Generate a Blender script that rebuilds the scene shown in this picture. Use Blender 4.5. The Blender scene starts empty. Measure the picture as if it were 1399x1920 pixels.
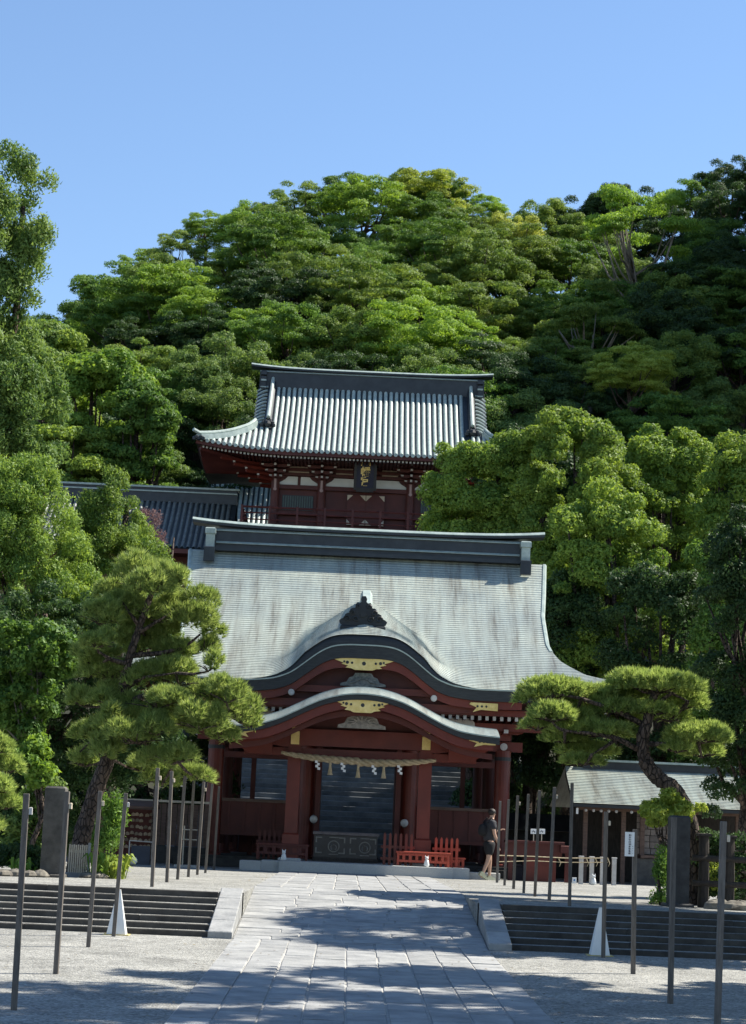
import bpy, math, random
import numpy as np
from mathutils import Vector, Matrix
random.seed(7)
RNG = np.random.default_rng(11)
S = bpy.context.scene
COL = S.collection
rad = math.radians

# ------------------------------------------------------------ camera, sky, sun, exposure
EYE = Vector((0, 0, 1.0))
F = 3900.0; ROLL = rad(2.5); PITCH = math.atan(606.6 / F); CX, CY = 699.5, 960.0
YAW = math.atan(23.6 / (F / math.cos(PITCH)))
cd = bpy.data.cameras.new('camera'); cam = bpy.data.objects.new('camera', cd); COL.objects.link(cam)
fwd = Vector((math.sin(YAW) * math.cos(PITCH), math.cos(YAW) * math.cos(PITCH), math.sin(PITCH)))
rt = Vector((math.cos(YAW), -math.sin(YAW), 0)); up = rt.cross(fwd)
cr = rt * math.cos(ROLL) + up * math.sin(ROLL); cu = -rt * math.sin(ROLL) + up * math.cos(ROLL)
cam.matrix_world = Matrix(((cr.x, cu.x, -fwd.x, EYE.x), (cr.y, cu.y, -fwd.y, EYE.y), (cr.z, cu.z, -fwd.z, EYE.z), (0, 0, 0, 1)))
cd.sensor_fit = 'HORIZONTAL'; cd.sensor_width = 36; cd.lens = F / 1399 * 36
cd.clip_start = .5; cd.clip_end = 5000
S.camera = cam

SUN_EL, SUN_AZ = rad(50), rad(22)     # azimuth: from due right (+X) towards the back (+Y)
sd = Vector((math.cos(SUN_EL) * math.cos(SUN_AZ), math.cos(SUN_EL) * math.sin(SUN_AZ), math.sin(SUN_EL)))
w = bpy.data.worlds.new('World'); S.world = w; w.use_nodes = True
nt = w.node_tree; nt.nodes.clear()
sky = nt.nodes.new('ShaderNodeTexSky'); sky.sky_type = 'NISHITA'; sky.sun_disc = False
sky.sun_elevation = SUN_EL; sky.sun_rotation = math.pi / 2 - SUN_AZ
sky.air_density = 1.0; sky.dust_density = 0.0; sky.ozone_density = 3.8; sky.altitude = 20
bg = nt.nodes.new('ShaderNodeBackground'); bg.inputs[1].default_value = .09
ow = nt.nodes.new('ShaderNodeOutputWorld')
nt.links.new(sky.outputs[0], bg.inputs[0]); nt.links.new(bg.outputs[0], ow.inputs[0])
sl = bpy.data.lights.new('sun', 'SUN'); sl.energy = 5.0; sl.angle = rad(.53); sl.color = (1, .945, .84)
so = bpy.data.objects.new('sun', sl); COL.objects.link(so); so.location = (30, 10, 60)
so.rotation_euler = sd.to_track_quat('Z', 'Y').to_euler()
S.view_settings.view_transform = 'Standard'; S.view_settings.look = 'None'
S.view_settings.exposure = 1.08; S.view_settings.gamma = 1; S.view_settings.use_curve_mapping = False
S.cycles.max_bounces = 6; S.cycles.diffuse_bounces = 3; S.cycles.transmission_bounces = 4; S.cycles.transparent_max_bounces = 6
S.cycles.sample_clamp_indirect = 6

def at(px, py, Y):
    """the point of the vertical plane at depth Y that the photograph shows at px, py"""
    x = px - CX; y = py - CY
    xr = x * math.cos(ROLL) + y * math.sin(ROLL); yr = -x * math.sin(ROLL) + y * math.cos(ROLL)
    f = F * math.cos(PITCH) + yr * math.sin(PITCH); u = F * math.sin(PITCH) - yr * math.cos(PITCH)
    X = xr * math.cos(YAW) + f * math.sin(YAW); D = -xr * math.sin(YAW) + f * math.cos(YAW)
    return Vector((X * Y / D, Y, EYE.z + u * Y / D))

# ------------------------------------------------------------ helpers
def interp(x, t):
    return float(np.interp(x, [a for a, b in t], [b for a, b in t]))

class MB:
    def __init__(s): s.v = []; s.f = []
    def add(s, vs, fs):
        n = len(s.v); s.v += [tuple(v) for v in vs]; s.f += [tuple(i + n for i in f) for f in fs]; return s
    def box(s, x0, x1, y0, y1, z0, z1):
        return s.add([(x0,y0,z0),(x1,y0,z0),(x1,y1,z0),(x0,y1,z0),(x0,y0,z1),(x1,y0,z1),(x1,y1,z1),(x0,y1,z1)],
                     [(0,3,2,1),(4,5,6,7),(0,1,5,4),(1,2,6,5),(2,3,7,6),(3,0,4,7)])
    def cbox(s, x0, x1, y0, y1, z0, z1, b):
        """box with chamfered top edges"""
        return s.add([(x0,y0,z0),(x1,y0,z0),(x1,y1,z0),(x0,y1,z0),(x0,y0,z1-b),(x1,y0,z1-b),(x1,y1,z1-b),(x0,y1,z1-b),
                      (x0+b,y0+b,z1),(x1-b,y0+b,z1),(x1-b,y1-b,z1),(x0+b,y1-b,z1)],
                     [(0,3,2,1),(0,1,5,4),(1,2,6,5),(2,3,7,6),(3,0,4,7),(4,5,9,8),(5,6,10,9),(6,7,11,10),(7,4,8,11),(8,9,10,11)])
    def tube(s, pts, rs, n=8, cap=True, flat=1.0, phase=0):
        pts = [Vector(p) for p in pts]
        if not hasattr(rs, '__len__'): rs = [rs] * len(pts)
        b = len(s.v); ref = None
        for i, p in enumerate(pts):
            d = (pts[min(i+1, len(pts)-1)] - pts[max(i-1, 0)]).normalized()
            if ref is None: ref = Vector((0, 0, 1)) if abs(d.z) < .8 else Vector((0, 1, 0))
            a = ref.cross(d).normalized(); c = d.cross(a).normalized(); ref = c
            for k in range(n):
                t = 2 * math.pi * (k + phase) / n
                s.v.append(tuple(p + (a * math.cos(t) + c * math.sin(t) * flat) * rs[i]))
        for i in range(len(pts) - 1):
            for k in range(n):
                s.f.append((b+i*n+k, b+i*n+(k+1) % n, b+(i+1)*n+(k+1) % n, b+(i+1)*n+k))
        if cap:
            s.f.append(tuple(b + k for k in reversed(range(n))))
            s.f.append(tuple(b + (len(pts)-1)*n + k for k in range(n)))
        return s
    def prism(s, poly, y0, y1, axis='y'):
        """outline (x,z) pushed from y0 to y1 (axis y), or (y,z) from x0 to x1 (axis x)"""
        n = len(poly)
        P = (lambda a, b, c: (a, c, b)) if axis == 'y' else (lambda a, b, c: (c, a, b))
        vs = [P(a, b, y0) for a, b in poly] + [P(a, b, y1) for a, b in poly]
        fs = [tuple(range(n)), tuple(range(2*n-1, n-1, -1))] + [(i, i+n, (i+1) % n+n, (i+1) % n) for i in range(n)]
        return s.add(vs, fs)
    def grid(s, rows, close=False):
        b = len(s.v); m = len(rows[0])
        for r in rows: s.v += [tuple(p) for p in r]
        for i in range(len(rows)-1):
            for j in range(m if close else m-1):
                s.f.append((b+i*m+j, b+i*m+(j+1) % m, b+(i+1)*m+(j+1) % m, b+(i+1)*m+j))
        return s
    def band(s, top, bot, y0, y1, flip=False):
        """solid between two polylines of (x,z) with the same x count, from y0 to y1"""
        s.grid([[(x, y0, z) for x, z in top], [(x, y0, z) for x, z in bot], [(x, y1, z) for x, z in bot], [(x, y1, z) for x, z in top], [(x, y0, z) for x, z in top]])
        for k in (0, -1):
            a, c = top[k], bot[k]
            s.add([(a[0], y0, a[1]), (c[0], y0, c[1]), (c[0], y1, c[1]), (a[0], y1, a[1])], [(0, 1, 2, 3)])
        return s
    def lathe(s, prof, c, n=16):
        b = len(s.v)
        for r, z in prof:
            for k in range(n):
                t = 2*math.pi*k/n; s.v.append((c[0]+r*math.cos(t), c[1]+r*math.sin(t), c[2]+z))
        for i in range(len(prof)-1):
            for k in range(n): s.f.append((b+i*n+k, b+i*n+(k+1) % n, b+(i+1)*n+(k+1) % n, b+(i+1)*n+k))
        s.f.append(tuple(b+k for k in reversed(range(n)))); s.f.append(tuple(b+(len(prof)-1)*n+k for k in range(n)))
        return s
    def ball(s, c, r, n=10, sz=1.0):
        m = n//2
        return s.lathe([(max(r*math.sin(math.pi*i/m), .001*r), -r*math.cos(math.pi*i/m)*sz) for i in range(m+1)], c, n)
    def disc(s, c, r, d, n=16):
        """short cylinder whose axis runs along y, front at c.y"""
        return s.prism([(c[0]+r*math.cos(2*math.pi*k/n), c[2]+r*math.sin(2*math.pi*k/n)) for k in range(n)], c[1], c[1]+d)

def org(o):
    while o.parent: o = o.parent
    return o.location
def mk(name, mb, m, parent=None, smooth=False, kind=None, world=True, label=None, recalc=True):
    off = org(parent) if (parent and world) else Vector((0, 0, 0))
    me = bpy.data.meshes.new(name)
    me.from_pydata([(a-off.x, b-off.y, c-off.z) for a, b, c in mb.v], [], mb.f)
    if recalc:
        import bmesh
        bm = bmesh.new(); bm.from_mesh(me); bmesh.ops.recalc_face_normals(bm, faces=bm.faces); bm.to_mesh(me); bm.free()
    me.materials.append(m)
    if smooth: me.polygons.foreach_set('use_smooth', [True]*len(me.polygons))
    o = bpy.data.objects.new(name, me); COL.objects.link(o)
    if parent: o.parent = parent
    if kind: o['kind'] = kind
    if label: o['label'] = label
    return o
def tag(o, label=None, cat=None, group=None, kind=None):
    if label: o['label'] = label
    if cat: o['category'] = cat
    if group: o['group'] = group
    if kind: o['kind'] = kind
    return o
def thing(name, label, cat, loc, group=None):
    o = bpy.data.objects.new(name, None); COL.objects.link(o); o.location = loc; o.empty_display_size = .2
    return tag(o, label, cat, group)
def copy_tree(o, parent=None):
    c = o.copy(); COL.objects.link(c); c.parent = parent
    for ch in [q for q in o.children]: copy_tree(ch, c)
    return c
def inst(src, name, parent, loc, label=None):
    """another object on the same mesh"""
    o = bpy.data.objects.new(name, src.data); COL.objects.link(o); o.parent = parent; o.location = loc
    return o

# ------------------------------------------------------------ materials
def M(name, c1, c2, scale=3, rough=.7, bump=.15, bscale=30, metal=0, spec=.4, detail=6, stretch=(1, 1, 1), third=None):
    m = bpy.data.materials.new(name); m.use_nodes = True; n = m.node_tree.nodes; L = m.node_tree.links
    b = n['Principled BSDF']; b.inputs['Roughness'].default_value = rough; b.inputs['Metallic'].default_value = metal
    b.inputs['Specular IOR Level'].default_value = spec
    tc = n.new('ShaderNodeTexCoord'); mp = n.new('ShaderNodeMapping'); mp.inputs['Scale'].default_value = stretch
    L.new(tc.outputs['Object'], mp.inputs[0])
    oi = n.new('ShaderNodeObjectInfo'); ad = n.new('ShaderNodeVectorMath'); ad.operation = 'ADD'
    sc = n.new('ShaderNodeMath'); sc.operation = 'MULTIPLY'; sc.inputs[1].default_value = 37
    L.new(oi.outputs['Random'], sc.inputs[0]); L.new(mp.outputs[0], ad.inputs[0]); L.new(sc.outputs[0], ad.inputs[1])
    ns = n.new('ShaderNodeTexNoise'); ns.inputs['Scale'].default_value = scale; ns.inputs['Detail'].default_value = detail
    ns.inputs['Roughness'].default_value = .65
    L.new(ad.outputs[0], ns.inputs[0])
    cr_ = n.new('ShaderNodeValToRGB'); e = cr_.color_ramp.elements
    e[0].position = .32; e[0].color = (*c1, 1); e[1].position = .68; e[1].color = (*c2, 1)
    if third: t = e.new(.5); t.color = (*third, 1)
    L.new(ns.outputs[0], cr_.inputs[0]); L.new(cr_.outputs[0], b.inputs['Base Color'])
    if bump:
        n2 = n.new('ShaderNodeTexNoise'); n2.inputs['Scale'].default_value = bscale; n2.inputs['Detail'].default_value = 4
        L.new(ad.outputs[0], n2.inputs[0]); bu = n.new('ShaderNodeBump'); bu.inputs['Strength'].default_value = bump
        bu.inputs['Distance'].default_value = .02
        L.new(n2.outputs[0], bu.inputs['Height']); L.new(bu.outputs[0], b.inputs['Normal'])
    return m

def vary(m, amt=.25):
    """each stone, tile or board its own shade"""
    n = m.node_tree.nodes; L = m.node_tree.links; b = n['Principled BSDF']
    src = b.inputs['Base Color'].links[0].from_socket
    oi = n.new('ShaderNodeObjectInfo'); mr = n.new('ShaderNodeMapRange'); mr.inputs[3].default_value = 1-amt; mr.inputs[4].default_value = 1+amt
    hs = n.new('ShaderNodeHueSaturation'); L.new(oi.outputs['Random'], mr.inputs[0]); L.new(mr.outputs[0], hs.inputs['Value'])
    L.new(src, hs.inputs['Color']); L.new(hs.outputs[0], b.inputs['Base Color'])
    return m

def leafmat(name, c1, c2, trans=.3, rough=.6, spec=.25, oamt=.12):
    m = bpy.data.materials.new(name); m.use_nodes = True; n = m.node_tree.nodes; L = m.node_tree.links
    b = n['Principled BSDF']; b.inputs['Roughness'].default_value = rough; b.inputs['Specular IOR Level'].default_value = spec
    a = n.new('ShaderNodeAttribute'); a.attribute_name = 'tone'
    mx = n.new('ShaderNodeMix'); mx.data_type = 'RGBA'; mx.inputs[6].default_value = (*c1, 1); mx.inputs[7].default_value = (*c2, 1)
    L.new(a.outputs['Fac'], mx.inputs[0])
    oi = n.new('ShaderNodeObjectInfo'); mr = n.new('ShaderNodeMapRange'); mr.inputs[3].default_value = 1-oamt; mr.inputs[4].default_value = 1+oamt
    hs = n.new('ShaderNodeHueSaturation'); L.new(oi.outputs['Random'], mr.inputs[0]); L.new(mr.outputs[0], hs.inputs['Value'])
    L.new(mx.outputs[2], hs.inputs['Color']); L.new(hs.outputs[0], b.inputs['Base Color'])
    tr = n.new('ShaderNodeBsdfTranslucent'); h2 = n.new('ShaderNodeHueSaturation'); h2.inputs['Hue'].default_value = .485; h2.inputs['Saturation'].default_value = 1.1; h2.inputs['Value'].default_value = 1.5
    L.new(hs.outputs[0], h2.inputs['Color']); L.new(h2.outputs[0], tr.inputs[0])
    ms = n.new('ShaderNodeMixShader'); ms.inputs[0].default_value = trans
    L.new(b.outputs[0], ms.inputs[1]); L.new(tr.outputs[0], ms.inputs[2]); L.new(ms.outputs[0], n['Material Output'].inputs[0])
    return m

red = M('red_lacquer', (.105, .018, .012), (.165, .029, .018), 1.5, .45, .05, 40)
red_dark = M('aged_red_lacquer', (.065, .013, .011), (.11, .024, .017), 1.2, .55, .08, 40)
red_bright = M('vermilion_paint', (.34, .05, .028), (.42, .07, .038), 2, .5, .05, 40)
white_pl = M('white_plaster', (.62, .60, .55), (.72, .70, .66), 1.5, .9, .05, 60)
gold = M('gilded_metal', (.62, .44, .14), (.80, .62, .28), 6, .35, .05, 40, metal=.55)
black = M('black_lacquer', (.012, .012, .016), (.03, .03, .035), 4, .35, .02)
navy = M('dark_navy_board', (.012, .013, .03), (.02, .02, .045), 3, .5, .02)
fascia_m = M('weathered_shaded_copper_edge', (.014, .016, .018), (.035, .038, .04), 4, .5, .2, 25, stretch=(1, 1, 8))  # near-black copper; the dark of unlit eave faces is in the colour
ridge_m = M('shaded_ridge_copper', (.012, .016, .022), (.030, .036, .044), 2.5, .42, .1, 18, spec=.5)  # copper darkened because ridge fronts are unlit; shade is in the colour
ridge_light = M('pale_patina_copper', (.25, .31, .285), (.42, .48, .44), 4, .38, .1, 20)
pan_m = M('shade_toned_tile_pan', (.018, .024, .03), (.04, .05, .055), 3, .5, .15, 20)  # same tile as the ribs, darkened for the shade between them
rib_m = vary(M('patinated_tile', (.28, .33, .30), (.46, .52, .47), 5, .42, .15, 14, third=(.37, .43, .39)), .1)
stone = vary(M('grey_paving_stone', (.18, .184, .186), (.335, .335, .325), 2.2, .8, .5, 22, third=(.26, .262, .258)), .10)
stone_dark = vary(M('old_step_stone', (.03, .027, .024), (.075, .07, .062), 2.5, .85, .5, 20), .1)
stone_bg = vary(M('shade_toned_stair_stone', (.055, .062, .066), (.14, .148, .15), 1.3, .85, .5, 14), .2)  # stone darkened so its colour carries part of the stairway's shade
granite = M('light_granite', (.36, .36, .35), (.52, .52, .50), 60, .6, .1, 80, detail=3)
mortar = M('pale_mortar', (.30, .29, .27), (.45, .44, .41), 9, .95, .4, 40)
stele_m = M('dark_weathered_stone', (.05, .047, .043), (.12, .113, .10), 3, .9, .5, 18)
wood_post = vary(M('weathered_wood', (.085, .072, .062), (.17, .15, .13), 6, .8, .25, 30, stretch=(6, 6, .8)), .15)
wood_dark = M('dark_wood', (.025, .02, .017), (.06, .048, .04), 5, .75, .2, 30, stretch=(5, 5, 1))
wood_old = M('brown_board', (.09, .055, .04), (.16, .10, .075), 4, .75, .2, 30, stretch=(1, 1, 6))
wood_light = M('pale_bare_wood', (.45, .38, .28), (.60, .52, .40), 8, .7, .15, 30)
bark = M('pine_bark', (.035, .025, .02), (.14, .10, .078), 7, .95, 1.0, 12, stretch=(1, 1, .45))
def plates(m):
    n = m.node_tree.nodes; L = m.node_tree.links; b = n['Principled BSDF']; tc = n.new('ShaderNodeTexCoord'); mp = n.new('ShaderNodeMapping'); mp.inputs['Scale'].default_value = (1, 1, .5)
    v = n.new('ShaderNodeTexVoronoi'); v.feature = 'DISTANCE_TO_EDGE'; v.inputs['Scale'].default_value = 13; L.new(tc.outputs['Object'], mp.inputs[0]); L.new(mp.outputs[0], v.inputs[0])
    r = n.new('ShaderNodeMapRange'); r.inputs[2].default_value = .12; L.new(v.outputs['Distance'], r.inputs[0])
    bu = n.new('ShaderNodeBump'); bu.inputs['Strength'].default_value = 1; bu.inputs['Distance'].default_value = .05; L.new(r.outputs[0], bu.inputs['Height']); L.new(b.inputs['Normal'].links[0].from_socket, bu.inputs['Normal']); L.new(bu.outputs[0], b.inputs['Normal'])
    mr = n.new('ShaderNodeMapRange'); mr.inputs[2].default_value = .1; mr.inputs[3].default_value = .35; mr.inputs[4].default_value = 1.1; L.new(v.outputs['Distance'], mr.inputs[0])
    hs = n.new('ShaderNodeHueSaturation'); L.new(b.inputs['Base Color'].links[0].from_socket, hs.inputs['Color']); L.new(mr.outputs[0], hs.inputs['Value']); L.new(hs.outputs[0], b.inputs['Base Color'])
plates(bark)
bark_pale = M('pale_bark', (.12, .10, .085), (.26, .23, .19), 4, .9, .5, 14)
whitem = M('white_enamel', (.72, .72, .70), (.82, .82, .80), 3, .5, .02)
paper = M('white_paper', (.78, .78, .76), (.86, .86, .84), 3, .9, .02)
straw = M('rice_straw', (.30, .235, .14), (.50, .41, .27), 12, .9, .6, 40)
carve = M('faded_carving', (.10, .12, .12), (.30, .29, .26), 9, .8, .5, 30)
grey_eave = M('pale_grey_painted_wood', (.40, .38, .36), (.55, .53, .50), 6, .8, .1)
soil = M('forest_floor', (.015, .018, .009), (.035, .035, .018), 1.2, .95, .4, 6)

def gravel_mat(name, a, b, c):
    m = M(name, a, b, 1.1, .95, 0, third=c); n = m.node_tree.nodes; L = m.node_tree.links; bs = n['Principled BSDF']
    tc = n.new('ShaderNodeTexCoord')
    v = n.new('ShaderNodeTexVoronoi'); v.inputs['Scale'].default_value = 34; L.new(tc.outputs['Object'], v.inputs[0])
    hs = n.new('ShaderNodeHueSaturation'); src = bs.inputs['Base Color'].links[0].from_socket
    sp = n.new('ShaderNodeSeparateColor'); L.new(v.outputs['Color'], sp.inputs[0])
    mr = n.new('ShaderNodeMapRange'); mr.inputs[3].default_value = .55; mr.inputs[4].default_value = 1.45; L.new(sp.outputs[0], mr.inputs[0])
    L.new(mr.outputs[0], hs.inputs['Value']); L.new(src, hs.inputs['Color']); L.new(hs.outputs[0], bs.inputs['Base Color'])
    bu = n.new('ShaderNodeBump'); bu.inputs['Strength'].default_value = .9; bu.inputs['Distance'].default_value = .02; bu.invert = True
    L.new(v.outputs['Distance'], bu.inputs['Height']); L.new(bu.outputs[0], bs.inputs['Normal'])
    return m
gravel = gravel_mat('pale_gravel', (.185, .183, .168), (.32, .315, .288), (.255, .252, .232))

def shingle_mat():
    m = bpy.data.materials.new('copper_shingle'); m.use_nodes = True; n = m.node_tree.nodes; L = m.node_tree.links
    b = n['Principled BSDF']; b.inputs['Roughness'].default_value = .40; b.inputs['Metallic'].default_value = .15
    tc = n.new('ShaderNodeTexCoord')
    def noise(sx, sy, sz, sc, d=5, r=.6):
        mp = n.new('ShaderNodeMapping'); mp.inputs['Scale'].default_value = (sx, sy, sz); L.new(tc.outputs['Object'], mp.inputs[0])
        q = n.new('ShaderNodeTexNoise'); q.inputs['Scale'].default_value = sc; q.inputs['Detail'].default_value = d; q.inputs['Roughness'].default_value = r
        L.new(mp.outputs[0], q.inputs[0]); return q
    a = noise(1, .07, .07, 3.6, 8, .7)                 # rain streaks running down the slope
    r1 = n.new('ShaderNodeValToRGB'); e = r1.color_ramp.elements
    e[0].position = .30; e[0].color = (.19, .18, .15, 1); e[1].position = .60; e[1].color = (.43, .475, .43, 1)
    t = e.new(.46); t.color = (.36, .385, .345, 1)
    L.new(a.outputs[0], r1.inputs[0])
    c = noise(1, 1, 1, .45, 4)                        # broad patches of patina and bare grey
    mx = n.new('ShaderNodeMix'); mx.data_type = 'RGBA'; mx.blend_type = 'MULTIPLY'; mx.inputs[0].default_value = 1
    r2 = n.new('ShaderNodeValToRGB'); e = r2.color_ramp.elements; e[0].position = .35; e[0].color = (.78, .80, .82, 1); e[1].position = .65; e[1].color = (1.05, 1.03, .98, 1)
    L.new(c.outputs[0], r2.inputs[0]); L.new(r1.outputs[0], mx.inputs[6]); L.new(r2.outputs[0], mx.inputs[7])
    d = noise(1.6, 10, 10, 6, 2)                      # sheet to sheet variation along each course
    r3 = n.new('ShaderNodeMapRange'); r3.inputs[1].default_value = .3; r3.inputs[2].default_value = .7; r3.inputs[3].default_value = .8; r3.inputs[4].default_value = 1.15
    L.new(d.outputs[0], r3.inputs[0])
    hs = n.new('ShaderNodeHueSaturation'); L.new(mx.outputs[2], hs.inputs['Color']); L.new(r3.outputs[0], hs.inputs['Value'])
    L.new(hs.outputs[0], b.inputs['Base Color'])
    bu = n.new('ShaderNodeBump'); bu.inputs['Strength'].default_value = .25; bu.inputs['Distance'].default_value = .02
    L.new(d.outputs[0], bu.inputs['Height']); L.new(bu.outputs[0], b.inputs['Normal'])
    return m
shingle = shingle_mat()

leaf_deep = leafmat('deep_green_leaf', (.026, .060, .021), (.062, .112, .032), 0.3)
leaf_mid = leafmat('mid_green_leaf', (.056, .130, .028), (.165, .275, .052), 0.36)
leaf_bright = leafmat('bright_green_leaf', (.105, .21, .036), (.27, .40, .068), 0.36)
leaf_yellow = leafmat('yellow_green_leaf', (.18, .25, .04), (.36, .43, .09), 0.38)
leaf_olive = leafmat('olive_leaf', (.074, .145, .034), (.22, .30, .064), 0.36)
leaf_camph = leafmat('camphor_leaf', (.078, .155, .030), (.265, .36, .066), 0.36)
leaf_jun = leafmat('juniper_leaf', (.080, .155, .034), (.25, .35, .070), 0.36)
leaf_blue = leafmat('blue_green_leaf', (.062, .125, .034), (.185, .265, .066), 0.36)
needle_m = leafmat('pine_needle', (.14, .215, .055), (.39, .48, .15), 0.42, .5)
leaf_gold = leafmat('golden_leaf', (.20, .25, .05), (.42, .46, .11), 0.38)
leaf_red = leafmat('reddish_twig_leaf', (0.121, 0.068, 0.068), (0.216, 0.135, 0.121), .2)

# ------------------------------------------------------------ the ground
XC = .27
YF, YT = 31.65, 33.81            # foot and head of the low steps
def zlow(y): return -.6 - .0175 * (YF - y)
mb = MB(); mb.grid([[(x, y, zlow(y)) for x in np.linspace(-70, 70, 15)] for y in (-30, 0, 12, 20, 26, YF + .2)])
tag(mk('gravel_ground', mb, gravel, kind='structure'))
mb = MB(); mb.grid([[(x, y, -1.4) for x in (-700, 700)] for y in (-300, 700)])
mk('far_ground', mb, soil, kind='structure')
RYT = 38.1                        # head of the ramp
mb = MB()
for x0, x1 in ((-70, XC - 1.88), (XC + 1.90, 70)):
    mb.grid([[(x0, y, 0), (x1, y, 0)] for y in (YT + .3, 45, 55, 73)])
mb.grid([[(XC - 1.88, y, 0), (XC + 1.90, y, 0)] for y in (RYT, 50, 60, 73)])
for x in (XC - 1.88, XC + 1.90):
    mb.add([(x, YT + .3, 0), (x, RYT, 0), (x, RYT, -.7), (x, YT + .3, -.7)], [(0, 1, 2, 3)])
mk('terrace_ground', mb, gravel, kind='structure')

SKY = [(-40, 32), (-32, 34), (-24.87, 37.0), (-22.1, 37.5), (-19.5, 39.4), (-18, 40.7), (-16.9, 42.6), (-15.4, 44.1), (-12, 46.3), (-9.2, 47.1), (-6.5, 48.6), (-3.4, 49.7), (-.2, 49.8),
       (3.4, 50.5), (6.2, 49.9), (8.7, 48.5), (11.9, 48.2), (14.3, 47.8), (16.6, 49.5), (19.8, 49.7), (21.5, 48.5), (23.4, 50.5), (25.4, 51.8), (27.7, 52.8), (36, 56), (50, 58)]
TREE_H = 7.5
def terr(x, y):
    """terrain height behind the forecourt"""
    if y < 70.5: return 0 - .02 * max(0, y - 69)
    if y < 92: return 11 * (y - 70.5) / 21.5 - .35
    if y < 104: return 10.65
    ridge = interp(x, SKY) - TREE_H
    t = min(1, (y - 104) / 46)
    z = 10.65 + (ridge - 10.65) * (t ** .85)
    if y > 150: z = ridge - (y - 150) * .12
    sp = max(0, min(1, (x - 32) / 13)); z = z * (1 - sp) + max(z, 74 + 4 * math.sin(y * .15)) * sp * 1.0 if y > 104 else z  # unseen spur on the right, raised to cast shade over the hillside
    return z
def noz(x, y): return .5 * math.sin(x * .31 + y * .17) + .4 * math.sin(x * .13 - y * .29 + 1)
mb = MB()
ys = [71, 76, 82, 88, 92, 96, 100, 104, 108, 112, 118, 124, 130, 136, 142, 148, 152, 165, 200]
xs = [-140, -90, -60] + list(np.arange(-48, 50, 2.5)) + [60, 90, 140]
mb.grid([[(x, y, terr(x, y) + (noz(x, y) if y > 104 else 0) - (.3 if abs(x - XC) < 6.4 else 0)) for x in xs] for y in ys])
mk('wooded_hill', mb, soil, kind='structure', smooth=True)

# ------------------------------------------------------------ low steps, ramp, kerbs, paving
def stone_block(x0, x1, y0, y1, z0, z1, b=.012, j=0.0):
    m_ = MB(); m_.cbox(x0, x1, y0, y1, z0, z1, b)
    if j: m_.v = [(a + random.uniform(-j, j), c + random.uniform(-j, j), d + random.uniform(-j, j) * .5) for a, c, d in m_.v]
    return m_
def low_steps(name, label, xa, xb):
    t = thing(name, label, 'steps', ((xa + xb) / 2, YF, -.6))
    g = MB()
    for i in range(7): g.grid([[(xa, YF + .36 * i + .05, -.606 + .0857 * (i + 1)), (xb, YF + .36 * i + .05, -.606 + .0857 * (i + 1))], [(xa, YF + .36 * i + (.38 if i < 6 else .66), -.602 + .0857 * (i + 1)), (xb, YF + .36 * i + (.38 if i < 6 else .66), -.602 + .0857 * (i + 1))]])
    mk('gravel_tread', g, gravel, t, kind='stuff')
    for i in range(7):
        x = xa
        while x < xb - .1:
            L_ = random.uniform(1.3, 2.3); x1 = min(xb, x + L_)
            if xb - x1 < .6: x1 = xb
            yy = YF + .36 * i + random.uniform(-.008, .008)
            mk('step_stone', stone_block(x + .003, x1 - .003, yy, yy + .055, -.75 + .0857 * i, -.6 + .0857 * (i + 1) + (.004 if i == 6 else 0) + random.uniform(-.004, .004), .012, .004), stone_dark, t)
            x = x1
    return t
low_steps('stone_steps', 'wide flight of low stone steps left of the ramp, in full sun', -13.5, XC - 2.27)
low_steps('stone_steps', 'wide flight of low stone steps right of the ramp, in tree shade', XC + 2.27, 14)
def kerb(label, x0, x1):
    t = thing('ramp_kerb', label, 'kerb', ((x0 + x1) / 2, YF - .2, -.6))
    n = 4; ya, yb = YF - .18, 34.45; za, zb = -.50, .065
    for i in range(n):
        a = ya + (yb - ya) * i / n + .005; c = ya + (yb - ya) * (i + 1) / n - .005
        q = MB(); z = lambda y: za + (zb - za) * (y - ya) / (yb - ya)
        q.cbox(x0, x1, a, c, -.75, 0, .012)
        q.v = [(X, Y, Z if Z < -.7 else Z + z(Y)) for X, Y, Z in q.v]
        mk('kerb_stone', q, stone, t)
kerb('sloping flat kerb of pale stone between the sunny steps and the ramp', XC - 2.26, XC - 1.90)
kerb('sloping kerb stone between the shaded steps and the ramp', XC + 1.92, XC + 2.26)

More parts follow.
